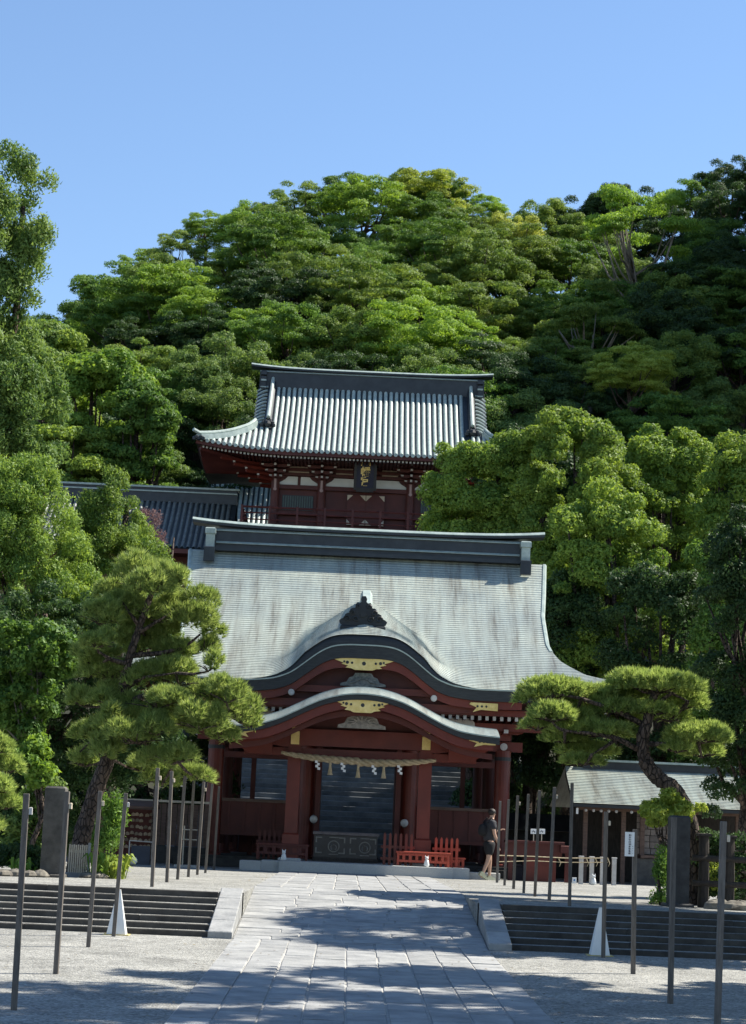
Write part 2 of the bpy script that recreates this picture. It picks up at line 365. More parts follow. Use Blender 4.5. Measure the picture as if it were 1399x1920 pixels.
def paving(name, yrange, cols, xl, xr, zf, lmin, lmax, seed, across=False):
    """a paved strip: bed of mortar with every slab an object"""
    r = random.Random(seed); y0, y1 = yrange
    bed = MB(); bed.grid([[(xl, y, zf(y) - .004 + .006), (xr, y, zf(y) - .004 + .006)] for y in np.linspace(y0, y1, 8)])
    for x in (xl, xr): bed.grid([[(x, y, zf(y) + .002), (x, y, zf(y) - .3)] for y in np.linspace(y0, y1, 8)])
    root = mk(name, bed, mortar, kind='structure')
    def slab(a, b, c, d):
        g = .011
        q = MB(); q.cbox(a + g, b - g, c + g, d - g, -.05, 0, .008)
        j = r.uniform(-.003, .003); tx = r.uniform(-.004, .004); ty = r.uniform(-.004, .004)
        q.v = [(X + r.uniform(-.006, .006), Y + r.uniform(-.008, .008), zf(Y) + Z + .016 + j + tx * (X - a) + ty * (Y - c)) for X, Y, Z in q.v]
        mk('paving_slab', q, stone, root)
    if not across:
        W = (xr - xl) / cols
        for k in range(cols):
            y = y0 - r.uniform(0, lmax * .6)
            while y < y1 - .05:
                L_ = r.uniform(lmin, lmax); e = min(y1, y + L_)
                if y1 - e < .3: e = y1
                slab(xl + W * k + (r.uniform(-.01, .01)), xl + W * (k + 1), max(y, y0), e); y = e
    else:
        y = y0; row = 0
        while y < y1 - .05:
            e = min(y1, y + r.uniform(.34, .44))
            if y1 - e < .2: e = y1
            x = xl
            while x < xr - .05:
                X1 = min(xr, x + r.uniform(lmin, lmax))
                if xr - X1 < .3: X1 = xr
                slab(x, X1, y, e); x = X1
            y = e; row += 1
    return root
paving('lower_path', (15.0, YF - .15), 9, XC - 1.88, XC + 1.90, zlow, .9, 1.9, 3)
zr = lambda y: -.6 + .6 * (y - (YF - .15)) / (RYT - YF + .15)
paving('ramp_path', (YF - .14, RYT), 0, XC - 1.89, XC + 1.91, zr, .5, 1.1, 4, True)
paving('upper_path', (RYT + .01, 53.9), 8, XC - 1.88, XC + 1.92, lambda y: .004, .9, 1.7, 5)

# ------------------------------------------------------------ great stone stairway behind the pavilion
t = thing('great_stairway', 'long grey stone stairway rising behind the front pavilion to the gate', 'stairway', (XC, 71, 0))
src = None
for i in range(60):
    q = MB(); q.cbox(-6, 6, 0, .44, -.25, .1815, .02)
    if src is None: src = mk('stair_step', q, stone_bg, t, world=False); src.location = (0, 0, 0)
    else: inst(src, 'stair_step', t, (0, .355 * i, .1815 * i))
for sx in (-1, 1):
    q = MB(); q.prism([(70.7, -.2), (71, .35), (92.4, 11.25), (94, 11.25), (94, 10), (72, -.4)], XC + sx * 6.05 - (.3 if sx < 0 else 0), XC + sx * 6.05 + (.3 if sx > 0 else 0), 'x')
    mk('side_wall', q, stone_bg, t)
t = thing('stone_podium', 'stone-faced terrace carrying the two-storeyed gate', 'podium', (XC, 93, 0))
q = MB(); q.box(XC - 20, XC + 20, 92.35, 104, 10.2, 11.0); mk('podium_face', q, stone_bg, t)

# ============================================================ FRONT PAVILION
RY, EY = 63.0, 56.0              # ridge and front eave depth
def prof(y):
    y = y if y <= RY else 2 * RY - y
    s = (RY - y) / 7.0
    return 9.4 - 4.38 * (1.3 * s - .3 * s * s)
HW = [(56, 7.25), (56.3, 6.75), (57, 6.1), (58, 5.5), (58.6, 5.3), (59, 5.22), (60.5, 5.2), (61.5, 5.3), (63, 5.43)]
KT = [(0, 1.06), (.4, 1.06), (.75, 1.03), (1.0, .95), (1.25, .80), (1.65, .48), (1.95, .24), (2.4, .07), (3.0, 0), (9, 0)]
def smooth_tab(tab, x):
    x = abs(x); return sum(interp(x + d, tab) if x + d > 0 else interp(-(x + d), tab) for d in (-.15, -.07, 0, .07, .15)) / 5
def K(x): return smooth_tab(KT, x)
def Tent(x): return 1.10 * max(0, 1 - (abs(x) ** 1.15) / (3.45 ** 1.15)) ** 1.12
def upturn(x, y):
    a = max(0, abs(x) - 3.9) / 3.3; b = max(0, min(1, (58.8 - y) / 2.8)); return .42 * a * a * b
def zroof(x, y):
    m = prof(y) + upturn(x, y)
    k = K(x)
    d = max(0, min(y - 56, 3.0)); fac = 1 + .45 * d - .02 * d * d; tt = min(1, d / 1.3); tt = tt * tt * (3 - 2 * tt); k = k * (1 - tt) + Tent(x) * tt
    lip = .26 * min(1, K(x) / .5)
    b = 5.02 + k * fac + lip
    h = .3; e = abs(m - b)
    return max(m, b) + (((h - e) ** 2 / (4 * h)) * min(1, k / .3) if e < h else 0)
pav = thing('front_pavilion', 'red open-sided shrine pavilion with broad grey copper roof and undulating front gable', 'shrine pavilion', (XC, 60, 0))
NR = 64
rows = []
xn = np.concatenate([np.linspace(-1, -.56, 18)[:-1], np.linspace(-.56, .56, 110), np.linspace(.56, 1, 18)[1:]])
for i in range(NR + 1):
    y = RY - 7.0 * i / NR
    wdt = interp(y, HW)
    def row(yy, dz):
        r_ = []
        for u in xn:
            x = u * wdt
            r_.append((XC + x, yy, zroof(x, yy) + dz))
        return r_
    if i > 0: rows.append(row(y, .013))
    if i < NR: rows.append(row(y - .002 if i else y, 0))
q = MB(); q.grid(rows)
mk('front_roof_slope', q, shingle, pav, smooth=False)
q = MB(); q.grid([[(XC + u * interp(y, HW), 2 * RY - y, prof(y) + upturn(u * 7, y)) for u in np.linspace(-1, 1, 31)] for y in np.linspace(RY, EY, 25)])
mk('rear_roof_slope', q, shingle, pav, smooth=True)
for sx in (-1, 1):
    q = MB(); rr = []
    for y in np.linspace(EY, 58.8, 28):
        wdt = interp(y, HW)
        for dz in ((0, .02) if y > EY else (0,)):
            rr.append([(XC + sx * wdt, Y, prof(y) + (upturn(wdt, y) * abs(2 * (Y - y) / (2 * RY - 2 * y) - 1) ** 3) + (dz if 0 else 0)) for Y in np.linspace(y, 2 * RY - y, 25)])
    q.grid(rr); mk('side_roof_slope', q, shingle, pav, smooth=True)
    # verge edge: thick rolled sheet along the gable
    ys_ = [y for y in np.linspace(RY, 58.6, 24)]
    q = MB()
    for side in (1, -1):
        pts = [(XC + sx * (interp(y, HW) - .02), RY + side * (RY - y) * -1 if side == 1 else RY + (RY - y), prof(y) - .03) for y in ys_]
        q.tube(pts, .07, 6)
        q.grid([[(XC + sx * (interp(y, HW) - .05), RY - side * (RY - y), prof(y) - dz) for y in ys_] for dz in (.02, .36)])
    mk('verge', q, ridge_light, pav)
    q = MB(); q.prism([(58.6, 6.2)] + [(y, prof(y) - .36) for y in np.linspace(58.6, 67.4, 20)] + [(67.4, 6.2)], XC + sx * 4.9, XC + sx * 4.8, 'x')
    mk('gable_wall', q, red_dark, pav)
# thick dark eave edge that follows the undulating gable
def th(x): return interp(abs(x), [(0, .38), (1.6, .36), (2.6, .32), (9, .31)])
xs = [7.25 * u for u in np.linspace(-1, 1, 181)]
def ez(x): return 5.02 + K(x) + upturn(x, EY) + .005
q = MB(); q.band([(XC + x, ez(x)) for x in xs], [(XC + x, ez(x) - th(x)) for x in xs], EY - .01, EY + .35)
mk('eave_edge', q, fascia_m, pav, smooth=False)
q = MB(); q.band([(XC + x, ez(x) - .0) for x in xs], [(XC + x, ez(x) - .035) for x in xs], EY - .035, EY - .012)
mk('eave_lip', q, ridge_light, pav)
xk = [2.6 * u for u in np.linspace(-1, 1, 121)]
lipz = lambda x: .26 * min(1, K(x) / .5)
q = MB(); q.grid([[(XC + x, EY - .012, ez(x) - .002) for x in xk], [(XC + x, EY - .01, ez(x) + lipz(x) * .6) for x in xk], [(XC + x, EY + .05, ez(x) + lipz(x) + .012) for x in xk], [(XC + x, EY + .16, ez(x) + lipz(x) + .05 * min(1, K(x)) + .012) for x in xk]])
mk('rolled_front_edge', q, fascia_m, pav, smooth=True)  # roof sheet rolling over, its unlit front put in as dark copper
for sx in (-1, 1):
    q = MB(); ysx = np.linspace(EY, 2 * RY - EY, 40)
    def sz(Y): return 5.02 + upturn(7.25, EY) * abs((Y - RY) / 7) ** 3
    q.grid([[(XC + sx * 7.25, Y, sz(Y)) for Y in ysx], [(XC + sx * 7.25, Y, sz(Y) - .32) for Y in ysx], [(XC + sx * 6.9, Y, sz(Y) - .32) for Y in ysx]])
    mk('side_eave_edge', q, fascia_m, pav)
q = MB(); q.grid([[(XC + x, EY + .12, ez(x) - th(x) + .01) for x in xs], [(XC + x, 58.3, 4.55 + .65 * K(x)) for x in xs]])
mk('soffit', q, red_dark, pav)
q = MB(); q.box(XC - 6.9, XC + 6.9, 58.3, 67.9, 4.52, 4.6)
mk('shading_ceiling', q, wood_dark, pav)  # unseen ceiling, added to keep the interior dark
# bargeboard under the dark edge, then gable wall
def bz(x): return ez(x) - th(x)
xb = [4.3 * u for u in np.linspace(-1, 1, 121)]
q = MB(); q.band([(XC + x, bz(x) - .005) for x in xb], [(XC + x, bz(x) - interp(abs(x), [(0, .27), (2, .22), (4.3, .2)])) for x in xb], EY + .1, EY + .2)
mk('bargeboard', q, red, pav)
xb2 = [3.0 * u for u in np.linspace(-1, 1, 61)]
q = MB(); q.band([(XC + x, bz(x) - .2) for x in xb2], [(XC + x, 4.30) for x in xb2], EY + .55, EY + .6)
mk('gable_board', q, red_dark, pav)
q = MB(); q.box(XC - 3.6, XC + 3.6, EY + .35, EY + .5, 4.38, 4.58); q.box(XC - 1.9, XC + 1.9, EY + .38, EY + .52, 4.78, 4.96)
mk('gable_beam', q, red, pav)
def plate(pts, y, d=.03): return MB().prism([(XC + a, c) for a, c in pts], y - d, y)
def sym(pts): return pts + [(-a, c) for a, c in reversed(pts) if a != 0]
top = bz(0)
def pendant(y, zc, wd, h, parent):
    sh = [(0, -h), (wd*.30, -h), (wd*.42, -h*.86), (wd*.62, -h*.80), (wd*.53, -h*.62), (wd*.76, -h*.46), (wd*.68, -h*.36), (wd*1.0, -h*.04), (wd*1.03, .03), (0, .045)]
    f_ = mk('gold_plate', MB().prism([(XC + a, zc + c) for a, c in sh] + [(XC - a, zc + c) for a, c in reversed(sh) if a > 0], y - .035, y), gold, parent)
    g = MB()
    for cx, cz, r in ((0, -.11, .055), (-.30, -.10, .035), (.30, -.10, .035), (-.42, -.09, .045), (.42, -.09, .045), (-.5, -.07, .03), (.5, -.07, .03)):
        g.disc((XC + cx * wd / .75, y - .042, zc + cz * h / .3), r * wd / .8, .006, 10)
    mk('piercing', g, black, f_)
pendant(EY + .08, bz(0) - .03, .80, .28, pav)
def frog(y, zc, wd, h, m_, parent, name='carved_strut'):
    g = MB()
    out = [(wd, 0), (wd*.98, h*.18), (wd*.72, h*.30), (wd*.62, h*.62), (wd*.45, h*.72), (wd*.36, h*.98), (0, h), ]
    g.prism([(XC + a, zc + c) for a, c in out] + [(XC - a, zc + c) for a, c in reversed(out) if a > 0], y, y + .08)
    o = mk(name, g, m_, parent)
    g = MB()
    for i in range(9):
        a = math.pi * (i + .5) / 9
        g.tube([(XC + math.cos(a) * wd * .3, y - .01, zc + h * .3 + math.sin(a) * h * .2), (XC + math.cos(a) * wd * .62, y - .03, zc + h * .12 + math.sin(a) * h * .62)], [.035, .02], 5)
    mk('carved_petals', g, m_, o)
frog(EY + .3, 4.98, .62, .36, carve, pav)
for sx in (-1, 1):
    # gold plates and round bosses on the bargeboard
    pts = [(sx * 3.65, 4.62), (sx * 3.65, 4.42), (sx * 3.2, 4.44), (sx * 2.98, 4.37), (sx * 3.08, 4.50), (sx * 2.88, 4.58), (sx * 2.92, 4.63)]
    f_ = mk('gold_corner_plate', MB().prism([(XC + a, c + .03) for a, c in pts], EY + .04, EY + .07), gold, pav)
    g = MB()
    for k in (3.1, 3.22, 3.34): g.disc((XC + sx * k, EY + .03, 4.56), .032, .008, 8)
    mk('piercing', g, black, f_)
    g = MB().disc((XC + sx * 1.92, EY + .0, 4.72), .085, .1, 18); g.disc((XC + sx * 1.92, EY - .02, 4.72), .06, .02, 12)
    mk('round_boss', g, grey_eave, pav)
# rafter ends and eave beams
g = MB()
for k in range(-33, 34):
    x = k * .20
    if abs(x) < 1.6: continue
    g.box(XC + x - .042, XC + x + .042, EY + .5, EY + .53, 4.22 + upturn(x, 56.4), 4.33 + upturn(x, 56.4))
mk('rafter_ends', g, grey_eave, pav, kind='stuff')
g = MB()
for k in range(-33, 34):
    x = k * .20
    g.box(XC + x - .04, XC + x + .04, EY + .53, 58.2, 4.23 + upturn(x, 56.4), 4.32 + upturn(x, 56.4))
mk('rafters', g, red_dark, pav, kind='stuff')
def curvebeam(y0, y1, z, h):
    xx = np.linspace(-6.7, 6.7, 41); return MB().band([(XC + x, z + h + upturn(x, 56.4)) for x in xx], [(XC + x, z + upturn(x, 56.4)) for x in xx], y0, y1)
mk('eave_board', curvebeam(EY + .42, EY + .56, 4.34, .16), red, pav)
mk('eave_purlin', MB().box(XC - 5.0, XC + 5.0, 57.2, 57.4, 3.98, 4.18), red, pav)
mk('tie_beam', MB().box(XC - 4.5, XC + 4.5, 57.88, 58.12, 3.45, 3.72), red, pav)
mk('lintel_board', MB().box(XC - 4.2, XC + 4.2, 57.95, 58.05, 3.723, 4.5), red_dark, pav)
for y in (67.9, 68.1): pass
mk('rear_tie_beam', MB().box(XC - 4.5, XC + 4.5, 67.88, 68.12, 3.45, 4.5), red_dark, pav)
for sx in (-1, 1):
    mk('side_tie_beam', MB().box(XC + sx * 3.97 - .11, XC + sx * 3.97 + .11, 58.15, 67.85, 3.45, 4.4), red_dark, pav)
    mk('nageshi_rail', MB().box(XC + min(sx * 1.63, sx * 3.75), XC + max(sx * 1.63, sx * 3.75), 57.9, 58.06, 2.98, 3.14), red_dark, pav)
    f_ = mk('frog_leg_panel', MB().prism([(XC + sx * 2.7 + a, 4.02 + c) for a, c in [(-.42, 0), (-.40, .16), (-.28, .27), (.28, .27), (.40, .16), (.42, 0), (.15, .06), (-.15, .06)]], 57.1, 57.16), grey_eave, pav)
# columns with brackets
def column(x, y, r, ztop, parent=pav, m_=red):
    g = MB(); g.lathe([(r * 1.25, 0.0), (r * 1.25, .08), (r, .1), (r, ztop)], (x, y, .28), 18)
    c = mk('column', g, m_, parent, smooth=False)
    return c
for y in (58, 63, 68):
    for x in (-3.97, -1.42, 1.42, 3.97):
        if y == 63 and abs(x) < 2: continue
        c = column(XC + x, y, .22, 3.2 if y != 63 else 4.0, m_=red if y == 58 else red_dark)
        if y == 58:
            mk('metal_collar', MB().lathe([(.235, 0), (.235, .10)], (XC + x, y, 3.2), 18), fascia_m, c)
for x in (-3.97, -1.42, 1.42, 3.97):
    g = MB(); y = 57.8
    g.cbox(XC + x - .17, XC + x + .17, y - .2, y + .1, 3.74, 3.92, .02)
    for k in (-.42, 0, .42): g.cbox(XC + x + k - .1, XC + x + k + .1, y - .3, y + .0, 4.04, 4.17, .02)
    g.prism([(XC + x - .55, 4.04), (XC + x - .5, 3.96), (XC + x - .36, 3.92), (XC + x + .36, 3.92), (XC + x + .5, 3.96), (XC + x + .55, 4.04)], y - .2, y - .05)
    g.box(XC + x - .07, XC + x + .07, y - .75, y - .2, 3.9, 4.03)
    b = mk('bracket_block', g, red, pav)
    g = MB()
    for k in (-.42, 0, .42): g.box(XC + x + k - .09, XC + x + k + .09, y - .312, y - .30, 4.05, 4.08)
    g.box(XC + x - .06, XC + x + .06, y - .762, y - .75, 3.92, 4.02)
    mk('painted_bracket_end', g, grey_eave, b)
    g = MB().disc((XC + x, 57.70, 3.58), .10, .06, 18); g.disc((XC + x, 57.68, 3.58), .06, .02, 12)
    if abs(x) > 2: mk('round_boss', g, grey_eave, pav)
# wainscot panels between the outer columns
for sx in (-1, 1):
    a, b = sorted((XC + sx * 1.66, XC + sx * 3.74))
    mk('wainscot_panel', MB().box(a, b, 57.96, 58.03, .95, 1.78), red_dark, pav)
    mk('top_rail', MB().box(a, b, 57.9, 58.1, 1.78, 1.86), wood_old, pav)
    mk('bottom_rail', MB().box(a, b, 57.9, 58.1, .86, .95), red_dark, pav)
    for k in range(5):
        x = a + (b - a) * (k + .5) / 5; mk('panel_batten', MB().box(x - .03, x + .03, 57.93, 57.96, .95, 1.78), red_dark, pav)
    mk('side_wainscot', MB().box(XC + sx * 3.97 - .04, XC + sx * 3.97 + .04, 58.2, 67.8, .6, 1.8), red_dark, pav)
    mk('rear_wainscot', MB().box(a, b, 67.96, 68.03, .3, 1.55), red_dark, pav)
    # dark inner post and frame seen in the side bays
    mk('inner_post', MB().box(XC + sx * 3.05 - .07, XC + sx * 3.05 + .07, 61, 61.14, .3, 4.4), red_dark, pav)
# floor and front platform
mk('floor', MB().box(XC - 4.6, XC + 4.6, 57.3, 68.6, 0.01, .30), stone_dark, pav)
mk('podium_edge', MB().box(XC - 4.9, XC - 1.0, 56.9, 57.29, 0.01, .22), stone_dark, pav)
mk('podium_edge', MB().box(XC + 3.3, XC + 4.9, 56.9, 57.29, 0.01, .22), stone_dark, pav)
steps = thing('entrance_step', 'long low stone step of pale granite slabs before the pavilion', 'step', (XC, 54.4, 0))
for a, b, y0, y1, z1 in ((-1.96, 2.50, 54.0, 54.6, .27), (-2.42, -1.965, 54.12, 55.5, .265), (2.505, 2.93, 54.12, 55.5, .275), (-2.97, -2.425, 54.05, 55.0, .24), (2.935, 3.75, 54.5, 55.2, .18), (-1.96, 2.50, 54.605, 57.28, .275)):
    mk('granite_slab', MB().cbox(XC + a, XC + b, y0, y1, 0.0, z1, .012), granite, steps)
# ridge
def ridge_beam(xh, y, z0, z1, parent, wd=.26, rise=.14, capw=.36, m_=ridge_m, ml=ridge_light):
    xx = np.linspace(-xh, xh, 41)
    g = MB(); g.band([(XC + x, z1) for x in xx], [(XC + x, z0) for x in xx], y - wd, y + wd); mk('ridge_wall', g, m_, parent)
    g = MB(); xc2 = np.linspace(-xh - .42, xh + .42, 61)
    cv = lambda x: rise * (abs(x) / (xh + .42)) ** 4
    g.band([(XC + x, z1 + .07 + cv(x)) for x in xc2], [(XC + x, z1 + .005 + cv(x)) for x in xc2], y - capw, y + capw); c = mk('ridge_cap', g, m_, parent)
    g = MB(); F_ = y - capw - .03; B_ = y + capw + .03
    g.grid([[(XC + x, yy, z1 + dz + cv(x)) for x in xc2] for yy, dz in ((F_, .073), (F_, .088), (F_ + .09, .165), (B_ - .09, .165), (B_, .088), (B_, .073), (F_, .073))])
    for x in (xc2[0], xc2[-1]): g.add([(XC + x, yy, z1 + dz + cv(x)) for yy, dz in ((F_, .073), (F_, .088), (F_ + .09, .165), (B_ - .09, .165), (B_, .088), (B_, .073))], [tuple(range(6))])
    mk('cap_top', g, ml, c)
    g = MB(); g.grid([[(XC + x, yy, z1 + dz) for x in xx] for yy, dz in ((y - wd - .003, -.02), (y - wd - .07, -.075), (y - wd - .07, -.09), (y - wd - .003, -.09))]); mk('ridge_moulding', g, ml, c)
    return c
c = ridge_beam(4.95, RY, 9.36, 10.06, pav, .24)
g = MB(); g.prism([(RY - .243, 9.66), (RY - .32, 9.605), (RY - .32, 9.59), (RY - .243, 9.59)], XC - 4.62, XC + 4.62, 'x'); mk('ridge_moulding', g, ridge_light, pav)
g = MB(); g.box(XC - 4.7, XC + 4.7, RY - .36, RY - .25, 9.36, 9.47); mk('ridge_foot', g, ridge_m, pav)
for sx in (-1, 1):
    x = XC + sx * 4.79
    g = MB(); g.cbox(x - .16, x + .16, RY - .62, RY + .62, 9.84, 10.02, .03); g.cbox(x - .13, x + .13, RY - .58, RY + .58, 9.30, 9.84, .01)
    o = mk('ridge_end_block', g, ridge_light, pav)
    g = MB(); g.cbox(x - .16, x + .16, RY - .74, RY - .585, 8.98, 9.42, .02); mk('block_foot', g, ridge_m, o)
# short ridge of the undulating gable and its ornament
yr = np.linspace(56.95, 60.6, 12)
g = MB(); g.grid([[(XC - .17, y, zroof(0, y) - .1), (XC - .17, y, zroof(0, y) * .6 + 3.10 + .05 * (y - 57)), (XC - .1, y, zroof(0, y) * .6 + 3.22 + .05 * (y - 57)), (XC + .1, y, zroof(0, y) * .6 + 3.22 + .05 * (y - 57)), (XC + .17, y, zroof(0, y) * .6 + 3.10 + .05 * (y - 57)), (XC + .17, y, zroof(0, y) - .1)] for y in yr])
mk('gable_ridge', g, ridge_light, pav)
oy = 56.72; zo = 6.68
half = [(0, .80), (.05, .80), (.085, .72), (.07, .64), (.12, .60), (.18, .62), (.23, .56), (.23, .47), (.30, .47), (.37, .42), (.38, .33), (.44, .32), (.50, .28), (.52, .19), (.60, .16), (.66, .10), (.62, .02), (.55, -.02), (.50, -.14), (0, -.14)]
g = MB(); g.prism([(XC - .07 + a, zo + c) for a, c in half] + [(XC - .07 - a, zo + c) for a, c in reversed(half) if a > 0], oy, oy + .16)
orn = mk('gable_ornament', g, fascia_m, pav)
g = MB(); g.cbox(XC - .07 - .62, XC - .07 + .62, oy - .08, oy + .3, zo - .16, zo - .02, .03); g.cbox(XC - .57, XC + .43, oy - .02, oy + .25, zo - .30, zo - .16, .02)
for sx in (-1, 1):
    for cx, cz, r in ((.44, .16, .10), (.30, .33, .085), (.15, .5, .07), (.2, .15, .09)):
        pts = [(XC - .07 + sx * (cx + math.cos(a) * r * (1 - a / 9)), oy - .03, zo + cz + math.sin(a) * r * (1 - a / 9)) for a in np.linspace(0, 7, 14)]
        g.tube(pts, .022, 5)
g.disc((XC - .07, oy - .04, zo + .30), .09, .05, 14)
mk('scroll_relief', g, fascia_m, orn)

# ---- porch canopy with its own undulating gable
CT = [(0, 4.83), (.35, 4.81), (.6, 4.77), (1.0, 4.66), (1.35, 4.50), (1.75, 4.29), (2.1, 4.12), (2.5, 3.98), (3.0, 3.91), (3.6, 3.87)]
def C_(x): return smooth_tab(CT, x)
can = pav
xc = [3.5 * u for u in np.linspace(-1, 1, 91)]
rows = []
ny = 22
for i in range(ny + 1):
    y = 56.1 - 3.3 * i / ny
    dz = -.02 - .20 * (max(0, (54.2 - y)) / 1.4) ** 1.6 + .05 * (y - 54)
    if i: rows.append([(XC + x, y, C_(x) + dz + .009) for x in xc])
    if i < ny: rows.append([(XC + x, y - .002, C_(x) + dz) for x in xc])
q = MB(); q.grid(rows); mk('canopy_roof', q, shingle, can)
cz = lambda x: C_(x) - .02 - .20 + .05 * (52.8 - 54) + .012
cth = lambda x: interp(abs(x), [(0, .17), (2, .16), (3.5, .20)])
q = MB(); q.band([(XC + x, cz(x)) for x in xc], [(XC + x, cz(x) - .035) for x in xc], 52.76, 52.79); mk('canopy_lip', q, ridge_light, can)
q = MB(); q.band([(XC + x, cz(x) + .002) for x in xc], [(XC + x, cz(x) - cth(x)) for x in xc], 52.795, 53.1); mk('canopy_edge', q, fascia_m, can)
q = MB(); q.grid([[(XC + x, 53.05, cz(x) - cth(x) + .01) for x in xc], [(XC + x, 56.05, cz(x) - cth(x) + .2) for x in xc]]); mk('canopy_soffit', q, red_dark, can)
cb = lambda x: cz(x) - cth(x)
xq = [3.35 * u for u in np.linspace(-1, 1, 91)]
q = MB(); q.band([(XC + x, cb(x) - .004) for x in xq], [(XC + x, cb(x) - interp(abs(x), [(0, .20), (1.5, .24), (2.5, .22), (3.35, .16)])) for x in xq], 52.9, 53.0); mk('canopy_bargeboard', q, red, can)
q = MB(); q.band([(XC + x, cb(x) - .245) for x in xq], [(XC + x, cb(x) - .245 - .14) for x in xq], 53.2, 53.28); mk('inner_bargeboard', q, red_dark, can)
xq2 = [2.6 * u for u in np.linspace(-1, 1, 61)]
q = MB(); q.band([(XC + x, cb(x) - .1) for x in xq2], [(XC + x, 3.55) for x in xq2], 55.0, 55.05); mk('canopy_gable_board', q, red_dark, can)
for sx in (-1, 1):                                    # side wings of the canopy's frame
    q = MB(); q.prism([(XC + sx * 2.3, 3.55), (XC + sx * 2.3, 3.72), (XC + sx * 3.3, 3.46), (XC + sx * 3.4, 3.38), (XC + sx * 3.1, 3.12), (XC + sx * 2.9, 2.99), (XC + sx * 2.3, 2.99)], 54.5, 54.62); mk('wing_board', q, red, can)
pendant(52.88, cb(0) - .02, .74, .30, can)
frog(53.5, 3.70, .62, .42, M('grey_carving', (.16, .15, .14), (.34, .31, .27), 10, .85, .5, 30), can)
mk('rainbow_beam', MB().prism([(XC - 2.35, 3.26), (XC - 2.2, 3.62), (XC - 1.5, 3.70), (XC + 1.5, 3.70), (XC + 2.2, 3.62), (XC + 2.35, 3.26), (XC + 2.0, 3.20), (XC + 1.4, 3.26), (XC - 1.4, 3.26), (XC - 2.0, 3.20)], 54.82, 55.12), red, can)
mk('lower_tie_beam', MB().box(XC - 3.05, XC + 3.05, 54.9, 55.1, 2.98, 3.19), red, can)
for sx in (-1, 1):
    pts = [(3.42, 3.50), (3.40, 3.36), (3.1, 3.36), (2.85, 3.30), (2.93, 3.40), (2.72, 3.46), (2.85, 3.50)]
    f_ = mk('gold_corner_plate', MB().prism([(XC + sx * a, c + .03) for a, c in pts], 52.84, 52.87), gold, can)
    g = MB()
    for k in (3.0, 3.1, 3.2): g.disc((XC + sx * k, 52.832, 3.46), .028, .008, 8)
    mk('piercing', g, black, f_)
    x = XC + sx * 1.72
    # square porch post on a wider sleeve
    g = MB(); g.cbox(x - .17, x + .17, 54.83, 55.17, .98, 3.24, .005); p_ = mk('porch_post', g, red, can)
    g = MB(); g.cbox(x - .22, x + .22, 54.78, 55.22, .30, .98, .04); mk('post_sleeve', g, red, p_)
    g = MB(); g.cbox(x - .30, x + .30, 54.70, 55.30, .276, .34, .03); mk('post_base', g, granite, p_)
    g = MB(); g.box(x - .11, x + .11, 54.76, 54.815, 3.28, 3.62); b_ = mk('gold_beam_strap', g, gold, can)
    g = MB().disc((x, 54.7, 3.70), .09, .1, 14); g.disc((x, 54.67, 3.70), .04, .03, 10); mk('gold_boss', g, gold, b_)
    g = MB(); g.box(x - .14, x + .14, 53.3, 54.85, 3.72, 3.9); mk('canopy_beam', g, red_dark, can)
# inner door jambs and panels behind the porch
for sx in (-1, 1):
    mk('door_jamb', MB().box(XC + sx * 1.10 - .07, XC + sx * 1.10 + .07, 57.7, 57.84, .3, 3.44), red_dark, pav)
    a, b = sorted((XC + sx * 1.2, XC + sx * 1.34))
    mk('door_leaf', MB().box(XC + sx * 1.07 - .03, XC + sx * 1.07 + .03, 58.0, 59.6, .35, 3.4), red_dark, pav)
# small round lamps on the door posts
for sx, x in ((-1, -1.18), (1, 1.30)):
    l_ = thing('wall_lamp', 'small round pale lamp low on the %s inner door post of the pavilion' % ('left' if sx < 0 else 'right'), 'lamp', (XC + x, 57.4, 1.25))
    mk('lamp_globe', MB().ball((XC + x, 57.42, 1.38), .11, 12), grey_eave, l_, smooth=True)
    mk('lamp_bracket', MB().box(XC + x - .03, XC + x + .03, 57.42, 57.66, 1.25, 1.31), black, l_)

# ---- sacred rope with tassels and paper streamers
rope = thing('sacred_rope', 'thick twisted straw rope sagging across the porch posts', 'rope', (XC, 54.55, 3.1))
def rp(u):      # u -1..1
    x = XC - .04 + 2.02 * u; return Vector((x, 54.55, 2.87 + .14 * abs(u) ** 2.2 + (.03 if u < 0 else 0)))
for k in range(3):
    pts = []; rr = []
    for i in range(90):
        u = -1 + 2 * i / 89; a = u * 20 + k * 2.094; c = rp(u); fat = .42 + .58 * (1 - abs(u) ** 3)
        pts.append(c + Vector((0, math.cos(a), math.sin(a))) * .052 * fat); rr.append(.057 * fat)
    mk('rope_strand', MB().tube(pts, rr, 7), straw, rope, smooth=True)
for i, u in enumerate((-.36, 0, .33)):
    c = rp(u); g = MB(); g.lathe([(.02, 0), (.035, -.05), (.03, -.09), (.06, -.30), (.075, -.34)][::-1], (c.x, c.y - .05, c.z - .06), 9); mk('straw_tassel', g, straw, rope)
